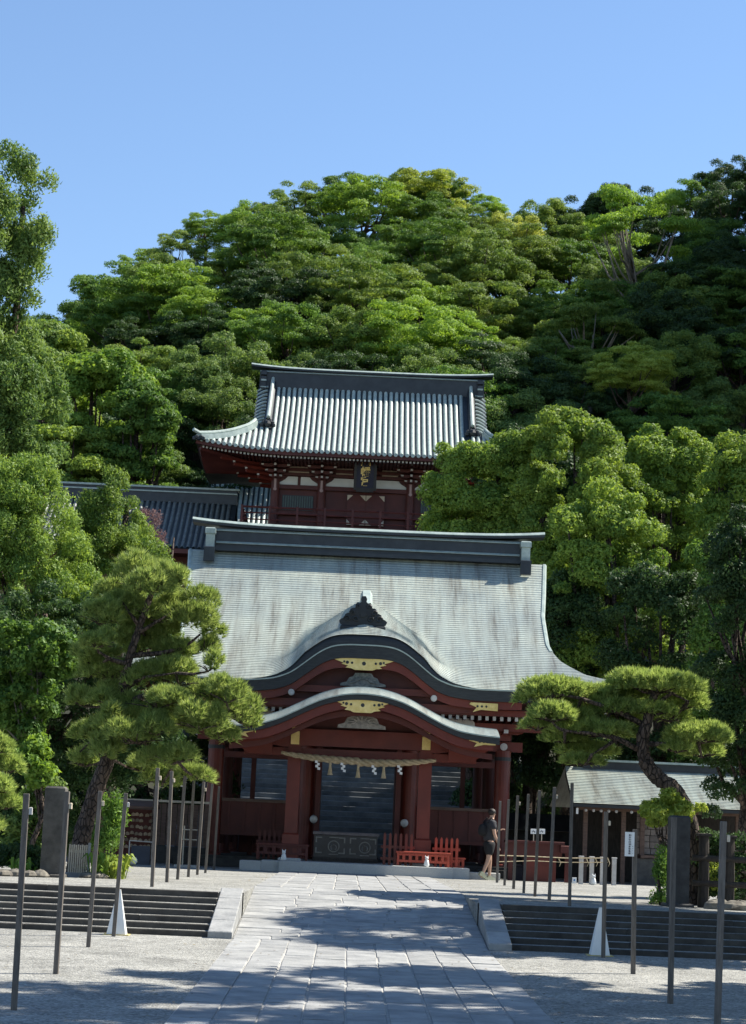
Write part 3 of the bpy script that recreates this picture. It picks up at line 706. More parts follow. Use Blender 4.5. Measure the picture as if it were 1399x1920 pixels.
for u in (-.53, -.2, .2, .53):
    c = rp(u); g = MB(); z = c.z - .06; x = c.x
    for k in range(4):
        dx = (.035 if k % 2 else -.03) + (k * .012); g.add([(x + dx - .05, c.y - .09 - .01 * k, z - .08 * k), (x + dx + .05, c.y - .09 - .01 * k, z - .08 * k - .015), (x + dx + .045, c.y - .1 - .01 * k, z - .08 * k - .105), (x + dx - .055, c.y - .1 - .01 * k, z - .08 * k - .09)], [(0, 1, 2, 3)])
        g.add([(x + dx - .05, c.y - .094 - .01 * k, z - .08 * k), (x + dx + .05, c.y - .094 - .01 * k, z - .08 * k - .015), (x + dx + .045, c.y - .104 - .01 * k, z - .08 * k - .105), (x + dx - .055, c.y - .104 - .01 * k, z - .08 * k - .09)], [(3, 2, 1, 0)])
    g.v = [(x + (a_ - x) * .7, b_, z + (c_ - z) * .72) for a_, b_, c_ in g.v]
    mk('paper_streamer', g, paper, rope, recalc=False)

# ---- offering box
box = thing('offering_box', 'long dark wooden offering box with pale metal corners and a round crest', 'offering box', (XC - .1, 55.7, .28))
xa, xb_ = at(588, 1600, 55.5).x, at(707, 1600, 55.5).x; zb_, zt_ = .29, 1.06
g = MB(); g.cbox(xa, xb_, 55.5, 56.3, zb_ + .1, zt_ - .08, .01); mk('box_body', g, black, box)
g = MB(); g.cbox(xa - .04, xb_ + .04, 55.44, 56.36, zt_ - .08, zt_, .02); mk('box_rim', g, M('worn_box_wood', (.12, .10, .10), (.2, .17, .16), 6, .6), box)
g = MB(); g.box(xa - .02, xb_ + .02, 55.48, 56.3, zb_, zb_ + .1); mk('box_foot', g, wood_dark, box)
cm = M('dull_metal', (.13, .125, .115), (.24, .225, .20), 12, .5, .1, metal=.2)
def corner(x, z, sx, sz):
    return MB().prism([(x, z), (x + sx * .17, z), (x + sx * .17, z + sz * .035), (x + sx * .035, z + sz * .035), (x + sx * .035, z + sz * .15), (x, z + sz * .15)], 55.475, 55.498)
for x, sx in ((xb_ - .03, -1), (xa + .04, 1), (xa + .82, -1), (xa + .94, 1)):
    for z, sz in ((zt_ - .14, -1), (zb_ + .2, 1)): mk('metal_corner', corner(x, z, sx, sz), cm, box)
for cx in (.52, 1.34):
    X = xa + cx; g = MB(); n = 22; r0, r1 = .13, .155
    g.grid([[(X + r * math.cos(2*math.pi*k/n), y, .68 + r * math.sin(2*math.pi*k/n)) for k in range(n)] for r, y in ((r0, 55.498), (r0, 55.478), (r1, 55.478), (r1, 55.498))], close=True)
    e = mk('crest_ring', g, cm, box)
    g = MB()
    for k in range(2):                              # curling wings inside the ring
        s_ = 1 if k else -1
        pts = [(X + s_ * (.10 - .075 * t_) * math.cos(t_ * 2.6 - 1.1), 55.485, .68 + (.10 - .07 * t_) * math.sin(t_ * 2.6 - 1.1) * 1.0) for t_ in np.linspace(0, 1, 9)]
        g.tube(pts, [.02 - .012 * t_ for t_ in np.linspace(0, 1, 9)], 5)
    g.ball((X, 55.485, .72), .022, 6); mk('crest_bird', g, cm, e)
    g = MB(); g.box(X - .12, X + .12, 55.478, 55.498, .90, .925); g.box(X - .12, X + .12, 55.478, 55.498, .46, .485); mk('metal_strip', g, cm, box)

# ---- red railings and benches
def picket_fence(label, x0, x1, y, z0, z1, m_, n, bench=False):
    t = thing('picket_fence', label, 'fence', ((x0 + x1) / 2, y, z0))
    for k in range(n):
        x = x0 + (x1 - x0) * (k + .5) / n
        mk('picket', MB().prism([(x - .035, z0), (x + .035, z0), (x + .035, z1 - .05), (x, z1), (x - .035, z1 - .05)], y - .03, y), m_, t)
    for z in (z0 + .12, z0 + .42): mk('fence_rail', MB().box(x0 - .02, x1 + .02, y + .004, y + .05, z, z + .07), m_, t)
a = at(715, 1600, 55).x
picket_fence('vermilion picket fence to the left of the right porch post', a, 1.77, 54.62, .28, 1.10, red, 6)
picket_fence('vermilion picket fence to the right of the right porch post', 2.27, 2.95, 54.62, .28, 1.04, red_bright, 5)
picket_fence('dark red picket fence beside the left porch post', -2.35, -1.3, 55.6, .28, 1.05, red_dark, 8)
def bench(label, x0, x1, y, z0, h, m_, holes):
    t = thing('low_bench', label, 'bench', ((x0 + x1) / 2, y, z0))
    mk('seat_board', MB().cbox(x0, x1, y, y + .38, z0 + h - .05, z0 + h, .01), m_, t)
    g = MB(); zt, zl = z0 + h - .06, z0 + h - .28     # apron with openings
    n = holes; W = (x1 - x0 - .08) / n
    g.box(x0 + .04, x1 - .04, y + .03, y + .06, zt - .05, zt); g.box(x0 + .04, x1 - .04, y + .03, y + .06, zl, zl + .06)
    for k in range(n + 1):
        x = x0 + .04 + W * k; g.box(max(x0 + .04, x - W * .22), min(x1 - .04, x + W * .22), y + .031, y + .059, zl + .06, zt - .05)
    mk('pierced_apron', g, m_, t)
    for x in (x0 + .03, x1 - .09):
        for yy in (y + .02, y + .32): mk('leg', MB().box(x, x + .06, yy, yy + .06, z0, z0 + h - .055), m_, t)
bench('bright vermilion low bench with pierced apron beside the right porch post', 1.30, 2.72, 54.28 + .02, .285, .36, red_bright, 8)
bench('dark red low bench before the left porch post', -2.34, -.95, 54.7, .28, .42, red_dark, 6)
bench('small vermilion stand at the right end of the granite step', 2.78, 3.12, 54.65, .28, .26, red_bright, 2)
def figurine(px, py, Y, z, label):
    p = at(px, py, Y); t = thing('ceramic_figure', label, 'figurine', (p.x, Y, z))
    mk('figure_body', MB().lathe([(.06, 0), (.075, .05), (.055, .13), (.045, .17)], (p.x, Y, z), 10), whitem, t, smooth=True)
    mk('figure_head', MB().ball((p.x, Y - .01, z + .21), .05, 8), whitem, t, smooth=True)
    mk('figure_ears', MB().tube([(p.x - .035, Y, z + .24), (p.x - .04, Y, z + .29)], [.014, .004], 5).tube([(p.x + .035, Y, z + .24), (p.x + .04, Y, z + .29)], [.014, .004], 5), whitem, t)
figurine(532, 1605, 54.25, .275, 'small white ceramic figure at the left end of the granite step')
figurine(800, 1615, 54.15, .275, 'small white ceramic figure in front of the vermilion bench')

# ============================================================ TWO-STOREYED GATE on the hill
gate = thing('two_storeyed_gate', 'dark red two-storeyed shrine gate with ribbed pale green tiled roof high on the podium', 'gate', (XC, 98, 11))
GE, GR, ZE, ZR = 93.0, 98.5, 18.12, 22.35
def gp(y):
    y = y if y <= GR else 2 * GR - y
    s = (GR - y) / 5.5; return ZR - (ZR - ZE) * (1.28 * s - .28 * s * s)
GW = [(92.9, 7.95), (93.3, 7.4), (94, 6.55), (94.8, 5.75), (95.3, 5.45), (99, 5.45)]
def gup(x, y): a = max(0, abs(x) - 3.5) / 4.4; return .36 * a * a * max(0, min(1, (95.6 - y) / 2.6))
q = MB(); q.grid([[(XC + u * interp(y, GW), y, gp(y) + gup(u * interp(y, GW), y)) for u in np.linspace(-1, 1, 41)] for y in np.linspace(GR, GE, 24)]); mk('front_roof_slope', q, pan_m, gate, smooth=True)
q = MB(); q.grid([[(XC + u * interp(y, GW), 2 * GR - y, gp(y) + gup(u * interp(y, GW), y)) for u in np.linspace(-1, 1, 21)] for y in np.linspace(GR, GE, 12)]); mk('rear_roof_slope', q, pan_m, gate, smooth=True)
for sx in (-1, 1):
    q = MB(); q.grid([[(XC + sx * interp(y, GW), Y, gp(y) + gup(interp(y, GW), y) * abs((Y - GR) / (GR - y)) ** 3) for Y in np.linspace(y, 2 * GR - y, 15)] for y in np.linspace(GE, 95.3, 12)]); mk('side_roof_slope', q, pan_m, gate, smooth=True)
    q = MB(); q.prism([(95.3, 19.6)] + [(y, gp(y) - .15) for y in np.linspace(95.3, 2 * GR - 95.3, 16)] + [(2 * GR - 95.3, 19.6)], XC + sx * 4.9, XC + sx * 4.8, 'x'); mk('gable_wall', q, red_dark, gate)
    q = MB(); q.grid([[(XC + sx * 5.45, y, gp(y) - d) for y in np.linspace(95.3, 2 * GR - 95.3, 16)] for d in (0, .3)]); mk('verge', q, red_dark, gate)
def tile_row(x, ya, yb_, r=.085):
    pts = []; n = 11
    ysr = np.linspace(ya, yb_, n)
    b = MB(); rows = []
    for y in ysr:
        z = gp(y) + gup(x, y)
        rows.append([(XC + x + r * math.cos(a), y, z + r * math.sin(a) * 1.15 + .0) for a in np.linspace(math.pi, 0, 6)])
    b.grid(rows); b.add(rows[-1], [tuple(range(6))])
    b.disc((XC + x, yb_ - .03, gp(yb_) + gup(x, yb_) + .02), r * 1.05, .04, 8)
    return b
PT = .2585
k = 0
x = -4.48
while x < 4.5:
    mk('roof_tile_row', tile_row(x, GR - .25, GE - .04), rib_m, gate, smooth=False); x += PT
for sx in (-1, 1):
    mk('roof_tile_row', tile_row(sx * 4.80, 95.25, GE - .04), rib_m, gate)
    x = 5.05
    while x < 7.75:
        yh = float(np.interp(-x, [-7.95, -7.4, -6.55, -5.75, -5.45], [92.9, 93.3, 94, 94.8, 95.3])) if x > 5.45 else 95.6
        if yh > GE + .1: mk('roof_tile_row', tile_row(sx * x, yh, GE - .04), rib_m, gate)
        x += PT
    # descending ridge, its end ornament and the short verge tiles outside it
    g = MB(); yy = np.linspace(GR - .2, 95.35, 12); X = XC + sx * 4.78
    g.grid([[(X - .17, y, gp(y)), (X - .15, y, gp(y) + .32), (X - .08, y, gp(y) + .42), (X + .08, y, gp(y) + .42), (X + .15, y, gp(y) + .32), (X + .17, y, gp(y))] for y in yy]); g.add([(X - .17, 95.35, gp(95.35)), (X - .15, 95.35, gp(95.35) + .34), (X + .15, 95.35, gp(95.35) + .34), (X + .17, 95.35, gp(95.35))], [(0, 1, 2, 3)])
    d_ = mk('descending_ridge', g, ridge_m, gate)
    g = MB().tube([(X, y, gp(y) + .46) for y in yy], .09, 8); mk('ridge_roll', g, rib_m, d_)
    g = MB(); c0 = Vector((X, 95.2, gp(95.2) + .2))
    for i in range(6):
        a = math.pi * i / 5; g.ball((c0.x + math.cos(a) * .26, 95.2, c0.z - .05 + math.sin(a) * .16), .12, 7)
    g.ball((c0.x, 95.15, c0.z), .18, 8); mk('ridge_end_ornament', g, fascia_m, d_)
    y = GR - .3; n = 0
    while y > 95.5:
        g = MB().tube([(XC + sx * (4.98 + .1 * j), y - .02 * j * j * .25, gp(y) + .08 - .012 * j * j) for j in range(6)], .07, 6)
        mk('verge_tile', g, rib_m, gate); y -= .26; n += 1
    # corner ridge sweeping down the hip
    hy = np.linspace(95.35, 92.95, 12); hip = [(XC + sx * interp(y, GW) * .985, y, gp(y) + gup(interp(y, GW), y)) for y in hy]
    g = MB()
    g.grid([[(p[0] + dx * .13, p[1] + dx * .12 * sx, p[2] + dz) for dx, dz in ((-1, -.02), (-.9, .24), (.9, .24), (1, -.02))] for p in hip]); g.add([(hip[-1][0] - .14, hip[-1][1] - .02, hip[-1][2] - .05), (hip[-1][0] - .12, hip[-1][1] - .02, hip[-1][2] + .24), (hip[-1][0] + .12, hip[-1][1] - .02, hip[-1][2] + .24), (hip[-1][0] + .14, hip[-1][1] - .02, hip[-1][2] - .05)], [(0, 1, 2, 3)])
    hr = mk('hip_ridge', g, ridge_light, gate)
    mk('ridge_roll', MB().tube([(p[0], p[1], p[2] + .30) for p in hip] + [(hip[-1][0] + sx * .25, hip[-1][1] - .2, hip[-1][2] + .40)], .085, 8), rib_m, hr)
    g = MB()
    for i in range(5): g.ball((hip[-1][0] + sx * (-.2 + .1 * i), hip[-1][1] - .1, hip[-1][2] + .02 + .06 * (i % 2)), .11, 7)
    mk('ridge_end_ornament', g, fascia_m, hr)
# main ridge
ridge_beam(5.42, GR, ZR - .25, ZR + .62, gate, .28, .16, .40)
for sx in (-1, 1):
    X = XC + sx * 5.22
    g = MB(); g.cbox(X - .14, X + .14, GR - .5, GR + .5, ZR + .36, ZR + .56, .03); g.cbox(X - .11, X + .11, GR - .46, GR + .46, ZR - .35, ZR + .30, .02); o = mk('ridge_end_block', g, ridge_m, gate)
    g = MB(); g.box(X - .13, X + .13, GR - .52, GR - .47, ZR + .05, ZR + .13); g.box(X - .13, X + .13, GR - .52, GR - .47, ZR - .28, ZR - .22); mk('pale_band', g, ridge_light, o)
# eave: board, rafters with white ends, side eaves
xg = [7.9 * u for u in np.linspace(-1, 1, 61)]
gz = lambda x: gp(GE) + gup(x, GE)
q = MB(); q.band([(XC + x, gz(x) - .03) for x in xg], [(XC + x, gz(x) - .20) for x in xg], GE + .03, GE + .25); mk('eave_board', q, red_dark, gate)
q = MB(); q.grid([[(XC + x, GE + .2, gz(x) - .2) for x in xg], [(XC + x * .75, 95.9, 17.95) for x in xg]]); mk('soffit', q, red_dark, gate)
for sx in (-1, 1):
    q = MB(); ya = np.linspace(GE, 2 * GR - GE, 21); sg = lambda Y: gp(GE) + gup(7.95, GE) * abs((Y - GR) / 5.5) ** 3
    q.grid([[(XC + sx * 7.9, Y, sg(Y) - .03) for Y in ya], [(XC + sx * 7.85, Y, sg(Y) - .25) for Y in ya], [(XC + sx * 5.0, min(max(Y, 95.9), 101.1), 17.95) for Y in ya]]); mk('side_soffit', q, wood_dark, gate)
g = MB(); h_ = MB()
for k in range(-44, 45):
    x = k * .172; z = gz(x) - .30
    g.box(XC + x - .045, XC + x + .045, GE + .26, GE + .30, z, z + .085)
    if abs(x) < 6: h_.box(XC + x - .04, XC + x + .04, GE + .30, 95.4, z - .0, z + .08)
mk('rafter_ends', g, grey_eave, gate, kind='stuff'); mk('rafters', h_, red_dark, gate, kind='stuff')
g = MB()
for c in (-3.1, -.95, 1.05, 3.1):
    for k in range(-4, 5):
        x = c + k * .17; g.box(XC + x - .035, XC + x + .035, 94.2, 94.24, 17.93, 18.13)
mk('ceiling_ribs', g, grey_eave, gate, kind='stuff')
g = MB()
for sx in (-1, 1):
    for k in range(22):
        Y = GE + .5 + k * .22; Yi = min(max(Y, 95.9), 101.1)
        g.tube([(XC + sx * 7.75, Y, sg(Y) - .30), (XC + sx * 5.0, Yi, 17.86)], .045, 4)
    g.tube([(XC + sx * 7.7, GE + .3, sg(GE) - .36), (XC + sx * 4.4, 95.8, 17.7)], .11, 4)
mk('side_rafters', g, red_dark, gate, kind='stuff')
# upper storey body
BY = 95.6
mk('upper_wall', MB().box(XC - 4.25, XC + 4.25, BY + .12, 101.4, 14.8, 18.0), red_dark, gate)
for x in (-4.3, -2.14, 2.0, 4.3):
    c = mk('column', MB().lathe([(.2, 0), (.2, 3.1)], (XC + x, BY, 14.8), 14), red_dark, gate)
    g = MB()
    for i, (wd, z) in enumerate(((.30, 17.25), (.52, 17.45), (.75, 17.66), (.9, 17.87))):
        g.prism([(XC + x - wd, z + .14), (XC + x - wd * .85, z + .03), (XC + x - wd * .5, z), (XC + x + wd * .5, z), (XC + x + wd * .85, z + .03), (XC + x + wd, z + .14)], BY - .3 - .28 * i, BY - .05 - .28 * i)
        g.box(XC + x - .07, XC + x + .07, BY - .6 - .3 * i, BY, z, z + .12)
    b = mk('bracket_cluster', g, red_dark, gate)
    g = MB()
    for i, (wd, z) in enumerate(((.30, 17.25), (.52, 17.45), (.75, 17.66), (.9, 17.87))):
        for k in (-1, 0, 1):
            g.box(XC + x + k * wd * .8 - .06, XC + x + k * wd * .8 + .06, BY - .32 - .28 * i, BY - .303 - .28 * i, z + .06, z + .13)
        g.box(XC + x - .05, XC + x + .05, BY - .62 - .3 * i, BY - .602 - .3 * i, z + .01, z + .11)
    mk('painted_bracket_ends', g, grey_eave, b)
    g = MB().disc((XC + x, BY - .28, 16.72), .08, .06, 12); g.box(XC + x - .05, XC + x + .05, BY - .25, BY - .21, 16.75, 17.2)
    mk('post_fitting', g, M('pinkish_metal', (.35, .22, .2), (.45, .3, .27), 5, .6) if x == -4.3 else bpy.data.materials['pinkish_metal'], c)
def pane(a, b, sl_, sr_):
    L_ = [(a, 16.98), (a + .06, 17.10), (a + .30, 17.24), (a + .42, 17.38)] if sl_ else [(a, 16.98), (a, 17.38)]
    Rr_ = [(b, 16.98), (b - .06, 17.10), (b - .30, 17.24), (b - .42, 17.38)] if sr_ else [(b, 16.98), (b, 17.38)]
    return MB().prism([(XC + p, q_) for p, q_ in L_[::-1] + Rr_], BY + .06, BY + .1)
for a, b, l_, r_ in ((-4.15, -3.27, 1, 0), (-3.13, -2.3, 0, 1), (-1.98, 1.85, 1, 1), (2.16, 3.1, 1, 0), (3.2, 4.1, 0, 1)): mk('plaster_panel', pane(a, b, l_, r_), white_pl, gate)
g = MB()
for z in (17.55, 17.78):
    for a, b in ((-3.7, -2.75), (-1.5, -.7), (.65, 1.4), (2.6, 3.7)): g.box(XC + a, XC + b, BY - .1, BY - .06, z, z + .06)
mk('pale_beam_strip', g, M('faded_ochre', (.30, .22, .16), (.40, .30, .22), 5, .8), gate)
for z0, z1, dy in ((17.42, 17.54, 0), (17.62, 17.76, -.05), (16.78, 16.97, 0), (15.55, 15.7, 0)):
    mk('cross_beam', MB().box(XC - 4.3, XC + 4.3, BY - .08 + dy, BY + .1 + dy, z0, z1), red_dark, gate)
for sx in (-1, 1):                                    # corner brackets reaching out under the side eaves
    for i, (ln, z) in enumerate(((.8, 17.2), (1.35, 17.42), (1.9, 17.64), (2.5, 17.86))):
        for y in (BY, BY + 2.0):
            mk('corner_bracket', MB().tube([(XC + sx * 4.3, y, z), (XC + sx * (4.3 + ln), y - (.6 * ln if y == BY else 0), z + .02)], .09, 4), red, gate)
            e = (XC + sx * (4.3 + ln), y - (.6 * ln if y == BY else 0), z + .02); mk('painted_bracket_ends', MB().box(e[0] - .05, e[0] + .05, e[1] - .05, e[1] + .05, e[2] + .066, e[2] + .14), grey_eave, gate)
# lattice windows
for sx, a, b in ((-1, -3.95, -2.5), (1, 2.5, 3.95)):
    wf = mk('lattice_window', MB().box(XC + a, XC + b, BY + .05, BY + .1, 15.8, 16.5), black, gate)
    for k in range(13):
        x = a + .06 + (b - a - .12) * k / 12; mk('lattice_bar', MB().box(XC + x - .025, XC + x + .025, BY + .02, BY + .048, 15.84, 16.46), M('green_lattice', (.06, .09, .08), (.1, .13, .11), 5) if (k == 0 and sx == -1) else bpy.data.materials['green_lattice'], wf)
# double doors with pale metal corner pieces
for sx in (-1, 1):
    a, b = (XC - .93, XC - .06) if sx < 0 else (XC - .05, XC + .82)
    d_ = mk('door_leaf', MB().box(a, b, BY - .02, BY + .06, 15.2, 16.65), red_dark, gate)
    for x, s_ in ((a + .01, 1), (b - .01, -1)):
        for z, sz in ((16.62, -1), (15.22, 1)):
            mk('metal_corner', MB().prism([(x, z), (x + s_ * .26, z), (x, z + sz * .26)], BY - .035, BY - .023), M('pale_bronze', (.5, .4, .3), (.62, .5, .36), 7, .5) if 'pale_bronze' not in bpy.data.materials else bpy.data.materials['pale_bronze'], d_)
    for j in range(3): mk('door_rail', MB().box(a + .03, b - .03, BY - .022, BY - .02, 15.55 + .38 * j, 15.6 + .38 * j), red_dark, d_)
# name board
bd = thing('name_board', 'tall dark framed name board with gold characters under the gate eaves', 'sign', (XC - .12, 94.3, 16.7))
tilt = lambda z: 94.45 - (z - 16.7) * .22
def tbox(x0, x1, z0, z1, d0, d1):
    m_ = MB(); m_.box(x0, x1, d0, d1, z0, z1); m_.v = [(a, tilt(c) + b, c) for a, b, c in m_.v]; return m_
bx = XC - .13
mk('board_panel', tbox(bx - .40, bx + .40, 16.78, 18.12, 0, .06), navy, bd)
fr = [(bx - .52, bx - .40, 16.68, 18.25), (bx + .40, bx + .52, 16.68, 18.25), (bx - .399, bx + .399, 18.12, 18.25), (bx - .399, bx + .399, 16.6, 16.78)]
for f_ in fr: mk('board_frame', tbox(*f_, -.05, .07), black, bd)
def glyph(ch, x, z, size, parent):
    cu_ = bpy.data.curves.new('character', 'FONT'); cu_.body = ch; cu_.size = size; cu_.extrude = .012; cu_.offset = .012
    cu_.align_x = 'CENTER'; cu_.align_y = 'CENTER'
    tmp = bpy.data.objects.new('tmp', cu_); COL.objects.link(tmp)
    bpy.context.view_layer.update()
    me = bpy.data.meshes.new_from_object(tmp.evaluated_get(bpy.context.evaluated_depsgraph_get()))
    bpy.data.objects.remove(tmp); me.materials.clear(); me.materials.append(gold)
    o = bpy.data.objects.new('gold_character', me); COL.objects.link(o); o.parent = parent
    P = Vector((x, tilt(z) - .02, z)) - Vector(parent.location); o.location = P; o.rotation_euler = (math.pi / 2 + .217, 0, 0)
glyph('幡', bx, 17.49, .46, bd); glyph('宮', bx, 17.05, .44, bd)
g = MB()                                              # the first character is written as two facing birds
for s_ in (-1, 1):
    z = 17.92; pts = [(bx + s_ * .20, z - .14), (bx + s_ * .19, z - .02), (bx + s_ * .13, z + .07), (bx + s_ * .05, z + .10), (bx + s_ * .02, z + .04)]
    g.tube([(a, tilt(c) - .03, c) for a, c in pts], [.03, .045, .05, .035, .015], 6, flat=.5)
mk('bird_stroke', g, gold, bd)
# balcony with rails
mk('balcony_floor', MB().box(XC - 5.8, XC + 5.8, 93.9, 103, 14.72, 14.85), red_dark, gate)
def rails(x0, y0, x1, y1):
    for z, r in ((15.05, .035), (15.35, .035), (15.62, .05)):
        mk('balcony_rail', MB().tube([(XC + x0, y0, z), (XC + x1, y1, z)], r, 6), red_dark, gate)
    n = max(2, int(math.hypot(x1 - x0, y1 - y0) / 1.2))
    for k in range(n + 1):
        u = k / n; x = x0 + (x1 - x0) * u; y = y0 + (y1 - y0) * u
        mk('rail_post', MB().box(XC + x - .05, XC + x + .05, y - .05, y + .05, 14.86, 15.7), red_dark, gate)
rails(-5.7, 94, 5.7, 94); rails(-5.7, 94.1, -5.7, 102); rails(5.7, 94.1, 5.7, 102)
mk('balcony_brackets', MB().box(XC - 5, XC + 5, 94.3, 102, 14.2, 14.7), red_dark, gate)
mk('lower_wall', MB().box(XC - 4.25, XC + 4.25, 95.7, 101.4, 11, 14.2), red_dark, gate)
for x in (-4.3, -2.14, 2.0, 4.3): mk('lower_column', MB().lathe([(.24, 0), (.24, 3.3)], (XC + x, 95.5, 11), 12), red_dark, gate)

# side corridors with tiled roofs
rib_shaded = vary(M('shaded_corridor_tile', (.09, .10, .10), (.17, .19, .185), 5, .45, .15, 14), .1)  # rib tile again, darkened for the gate's shadow on the corridor
def tiled_roof(name, label, cat, x0, x1, yr, ye, zr, ze, walls=True, group=None):
    t = thing(name, label, cat, ((x0 + x1) / 2, yr, ze - 3))
    cv = lambda y: zr - (zr - ze) * (1.2 * ((yr - y) / (yr - ye)) - .2 * ((yr - y) / (yr - ye)) ** 2)
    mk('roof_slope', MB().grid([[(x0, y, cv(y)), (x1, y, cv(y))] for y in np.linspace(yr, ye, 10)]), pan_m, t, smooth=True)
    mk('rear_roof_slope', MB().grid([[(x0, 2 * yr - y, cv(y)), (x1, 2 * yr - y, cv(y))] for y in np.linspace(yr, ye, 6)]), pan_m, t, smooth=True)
    g = MB(); g.grid([[(.0 + .085 * math.cos(a), y - yr, cv(y) - cv(yr) + .1 * math.sin(a)) for a in np.linspace(math.pi, 0, 6)] for y in np.linspace(yr - .1, ye, 9)])
    s_ = mk('roof_tile_row', g, rib_shaded if walls else rib_m, t, world=False); off = Vector(t.location); s_.location = (x0 + .15 - off.x, 0, zr - off.z)
    x = x0 + .15 + .2585
    while x < x1 - .1: inst(s_, 'roof_tile_row', t, (x - off.x, 0, zr - off.z)); x += .2585
    mk('ridge_wall', MB().box(x0, x1, yr - .2, yr + .2, zr - .1, zr + .55), ridge_m, t)
    mk('ridge_cap', MB().box(x0 - .1, x1 + .1, yr - .3, yr + .3, zr + .553, zr + .64), ridge_light, t)
    mk('ridge_moulding', MB().box(x0, x1, yr - .27, yr - .203, zr + .36, zr + .42), ridge_light, t)
    mk('eave_edge', MB().box(x0, x1, ye + .02, ye + .2, ze - .22, ze - .02), red_dark, t)
    if walls:
        mk('corridor_wall', MB().box(x0 + .3, x1 - .3, yr - (yr - ye) * .5, yr + (yr - ye) * .5, ze - 3, ze + .3), red_dark, t)
        mk('soffit', MB().box(x0, x1, ye + .2, yr, ze - .12, ze - .1), red_dark, t)
    return t
tiled_roof('corridor_building', 'long dark tiled corridor roof left of the two-storeyed gate', 'corridor', XC - 17.5, XC - 6.15, 97.6, 93.6, 16.3, 13.5)
tiled_roof('rear_hall', 'sunlit tiled hall roof glimpsed behind the left end of the gate balcony', 'hall', XC - 8.5, XC - 3.4, 108, 104.5, 19.2, 15.8, walls=False)

# ============================================================ POLES, STELAE, CONES
proto = None
def pole(x, y, z, h, lean, clip, label, group):
    global proto
    t = thing('wooden_pole', label, 'pole', (x, y, z), group)
    t.rotation_euler = (random.uniform(-.006, .006), lean, random.uniform(-.12, .12))
    if proto is None:
        a = mk('pole_shaft', MB().cbox(-.028, .028, -.028, .028, -.15, 2.03, .005), wood_post, None); proto = a; a.parent = t
        bpy.data.objects[a.name]
    else: a = inst(proto, 'pole_shaft', t, (0, 0, 0))
    a.scale = (1, 1, h / 2.03)
    if clip:
        mk('bracket', MB().cbox(.034, .066, -.024, .024, h - .20, h - .13, .008), grey_eave if clip == 2 else wood_light, t, world=False)
    return t
gl = 'square wooden poles in rows beside the path'
ords = ['nearest', 'second nearest', 'third', 'fourth']
for i, (px, py, clip) in enumerate(((27, 1877, 2), (105, 1822, 1), (165, 1783, 1), (213, 1756, 2))):
    y = (20.44, 24.49, 28.71, 30.95)[i]; p = at(px, py, y)
    top = (at(50, 1488, y), at(126, 1484, y), at(188, 1483, y), at(236, 1487, y))[i]
    z = zlow(y); pole(p.x, y, z, top.z - z, math.atan2(top.x - p.x, top.z - z), clip,
        ('square wooden pole on the left gravel, nearest to the camera', 'square wooden pole on the left gravel, second from the camera', 'square wooden pole on the left gravel, third from the camera', 'square wooden pole standing before the left white cone')[i], gl)
near_up = [(285, 1664, 296, 1440, 35.27), (313, 1653, 322, 1446, 38.6), (333, 1648, 347, 1455, 40.9), (353, 1643, 364, 1462, 43.4), (370, 1639, 382, 1466, 45.7), (385, 1636, 398, 1470, 48.0), (401, 1629, 411, 1475, 52.2)]
for i, (a, b, c, d, y) in enumerate(near_up):
    p = at(a, b, y); q_ = at(c, d, y)
    pole(p.x, y, 0, q_.z, math.atan2(q_.x - p.x, q_.z), 1 if i in (0, 1, 4) else 0, 'square wooden pole on the left terrace above the steps, %s counting from the steps' % ('first', 'second', 'third', 'fourth', 'fifth', 'sixth', 'seventh')[i], gl)
for i, (a, b, c, d, y) in enumerate(((1345, 1922, 1357, 1540, 20.86), (1257, 1876, 1264, 1532, 24.1), (1187, 1832, 1191, 1555, 28.15), (1131, 1799, 1137, 1522, 30.95))):
    z = zlow(y); p = at(a, b, y); q_ = at(c, d, y)
    pole(p.x, y, z, q_.z - z, math.atan2(q_.x - p.x, q_.z - z), 1 if i in (0, 3) else 0,
        ('square wooden pole on the right gravel, nearest to the camera', 'dark wooden pole standing before the right black stone pillar', 'wooden pole on the right gravel carrying a paper notice', 'wooden pole beside the white cone at the right steps')[i], gl)
near_r = [(1068, 1692, 1073, 1468, 34.6), (1030, 1684, 1040, 1476, 37.3), (1003, 1680, 1012, 1482, 39.8), (982, 1673, 991, 1489, 42.2), (963, 1666, 971, 1492, 45.5), (946, 1660, 954, 1499, 48.6), (932, 1655, 938, 1502, 51.5)]
for i, (a, b, c, d, y) in enumerate(near_r):
    p = at(a, b, y); q_ = at(c, d, y)
    pole(p.x, y, 0, q_.z, math.atan2(q_.x - p.x, q_.z), 1 if i in (1, 4) else 0, 'square wooden pole on the right terrace above the steps, %s counting from the steps' % ('first', 'second', 'third', 'fourth', 'fifth', 'sixth', 'seventh')[i], gl)
# paper notice on the third right pole
p = at(1181, 1583, 28.08)
nt_ = thing('paper_notice', 'upright white paper notice with vertical writing tied to a pole', 'notice', (p.x, 28.08, p.z - .16))
mk('notice_sheet', MB().box(p.x - .066, p.x + .060, 28.065, 28.075, p.z - .16, p.z + .16), paper, nt_)
g = MB(); r_ = random.Random(5)
for k in range(9):
    z = p.z + .125 - k * .03
    for j in range(3):
        g.box(p.x - .022 + r_.uniform(0, .01), p.x + .006 + r_.uniform(0, .014), 28.061, 28.0645, z - j * .007, z - j * .007 + .003)
    g.box(p.x - .008 + r_.uniform(-.006, .008), p.x - .004 + r_.uniform(-.004, .010), 28.058, 28.0605, z - .016, z + .006)
    if k > 4: g.box(p.x + .03, p.x + .045, 28.061, 28.0645, z - .004, z)
mk('faint_writing', g, M('ink', (.05, .05, .06), (.12, .12, .14), 4), nt_)
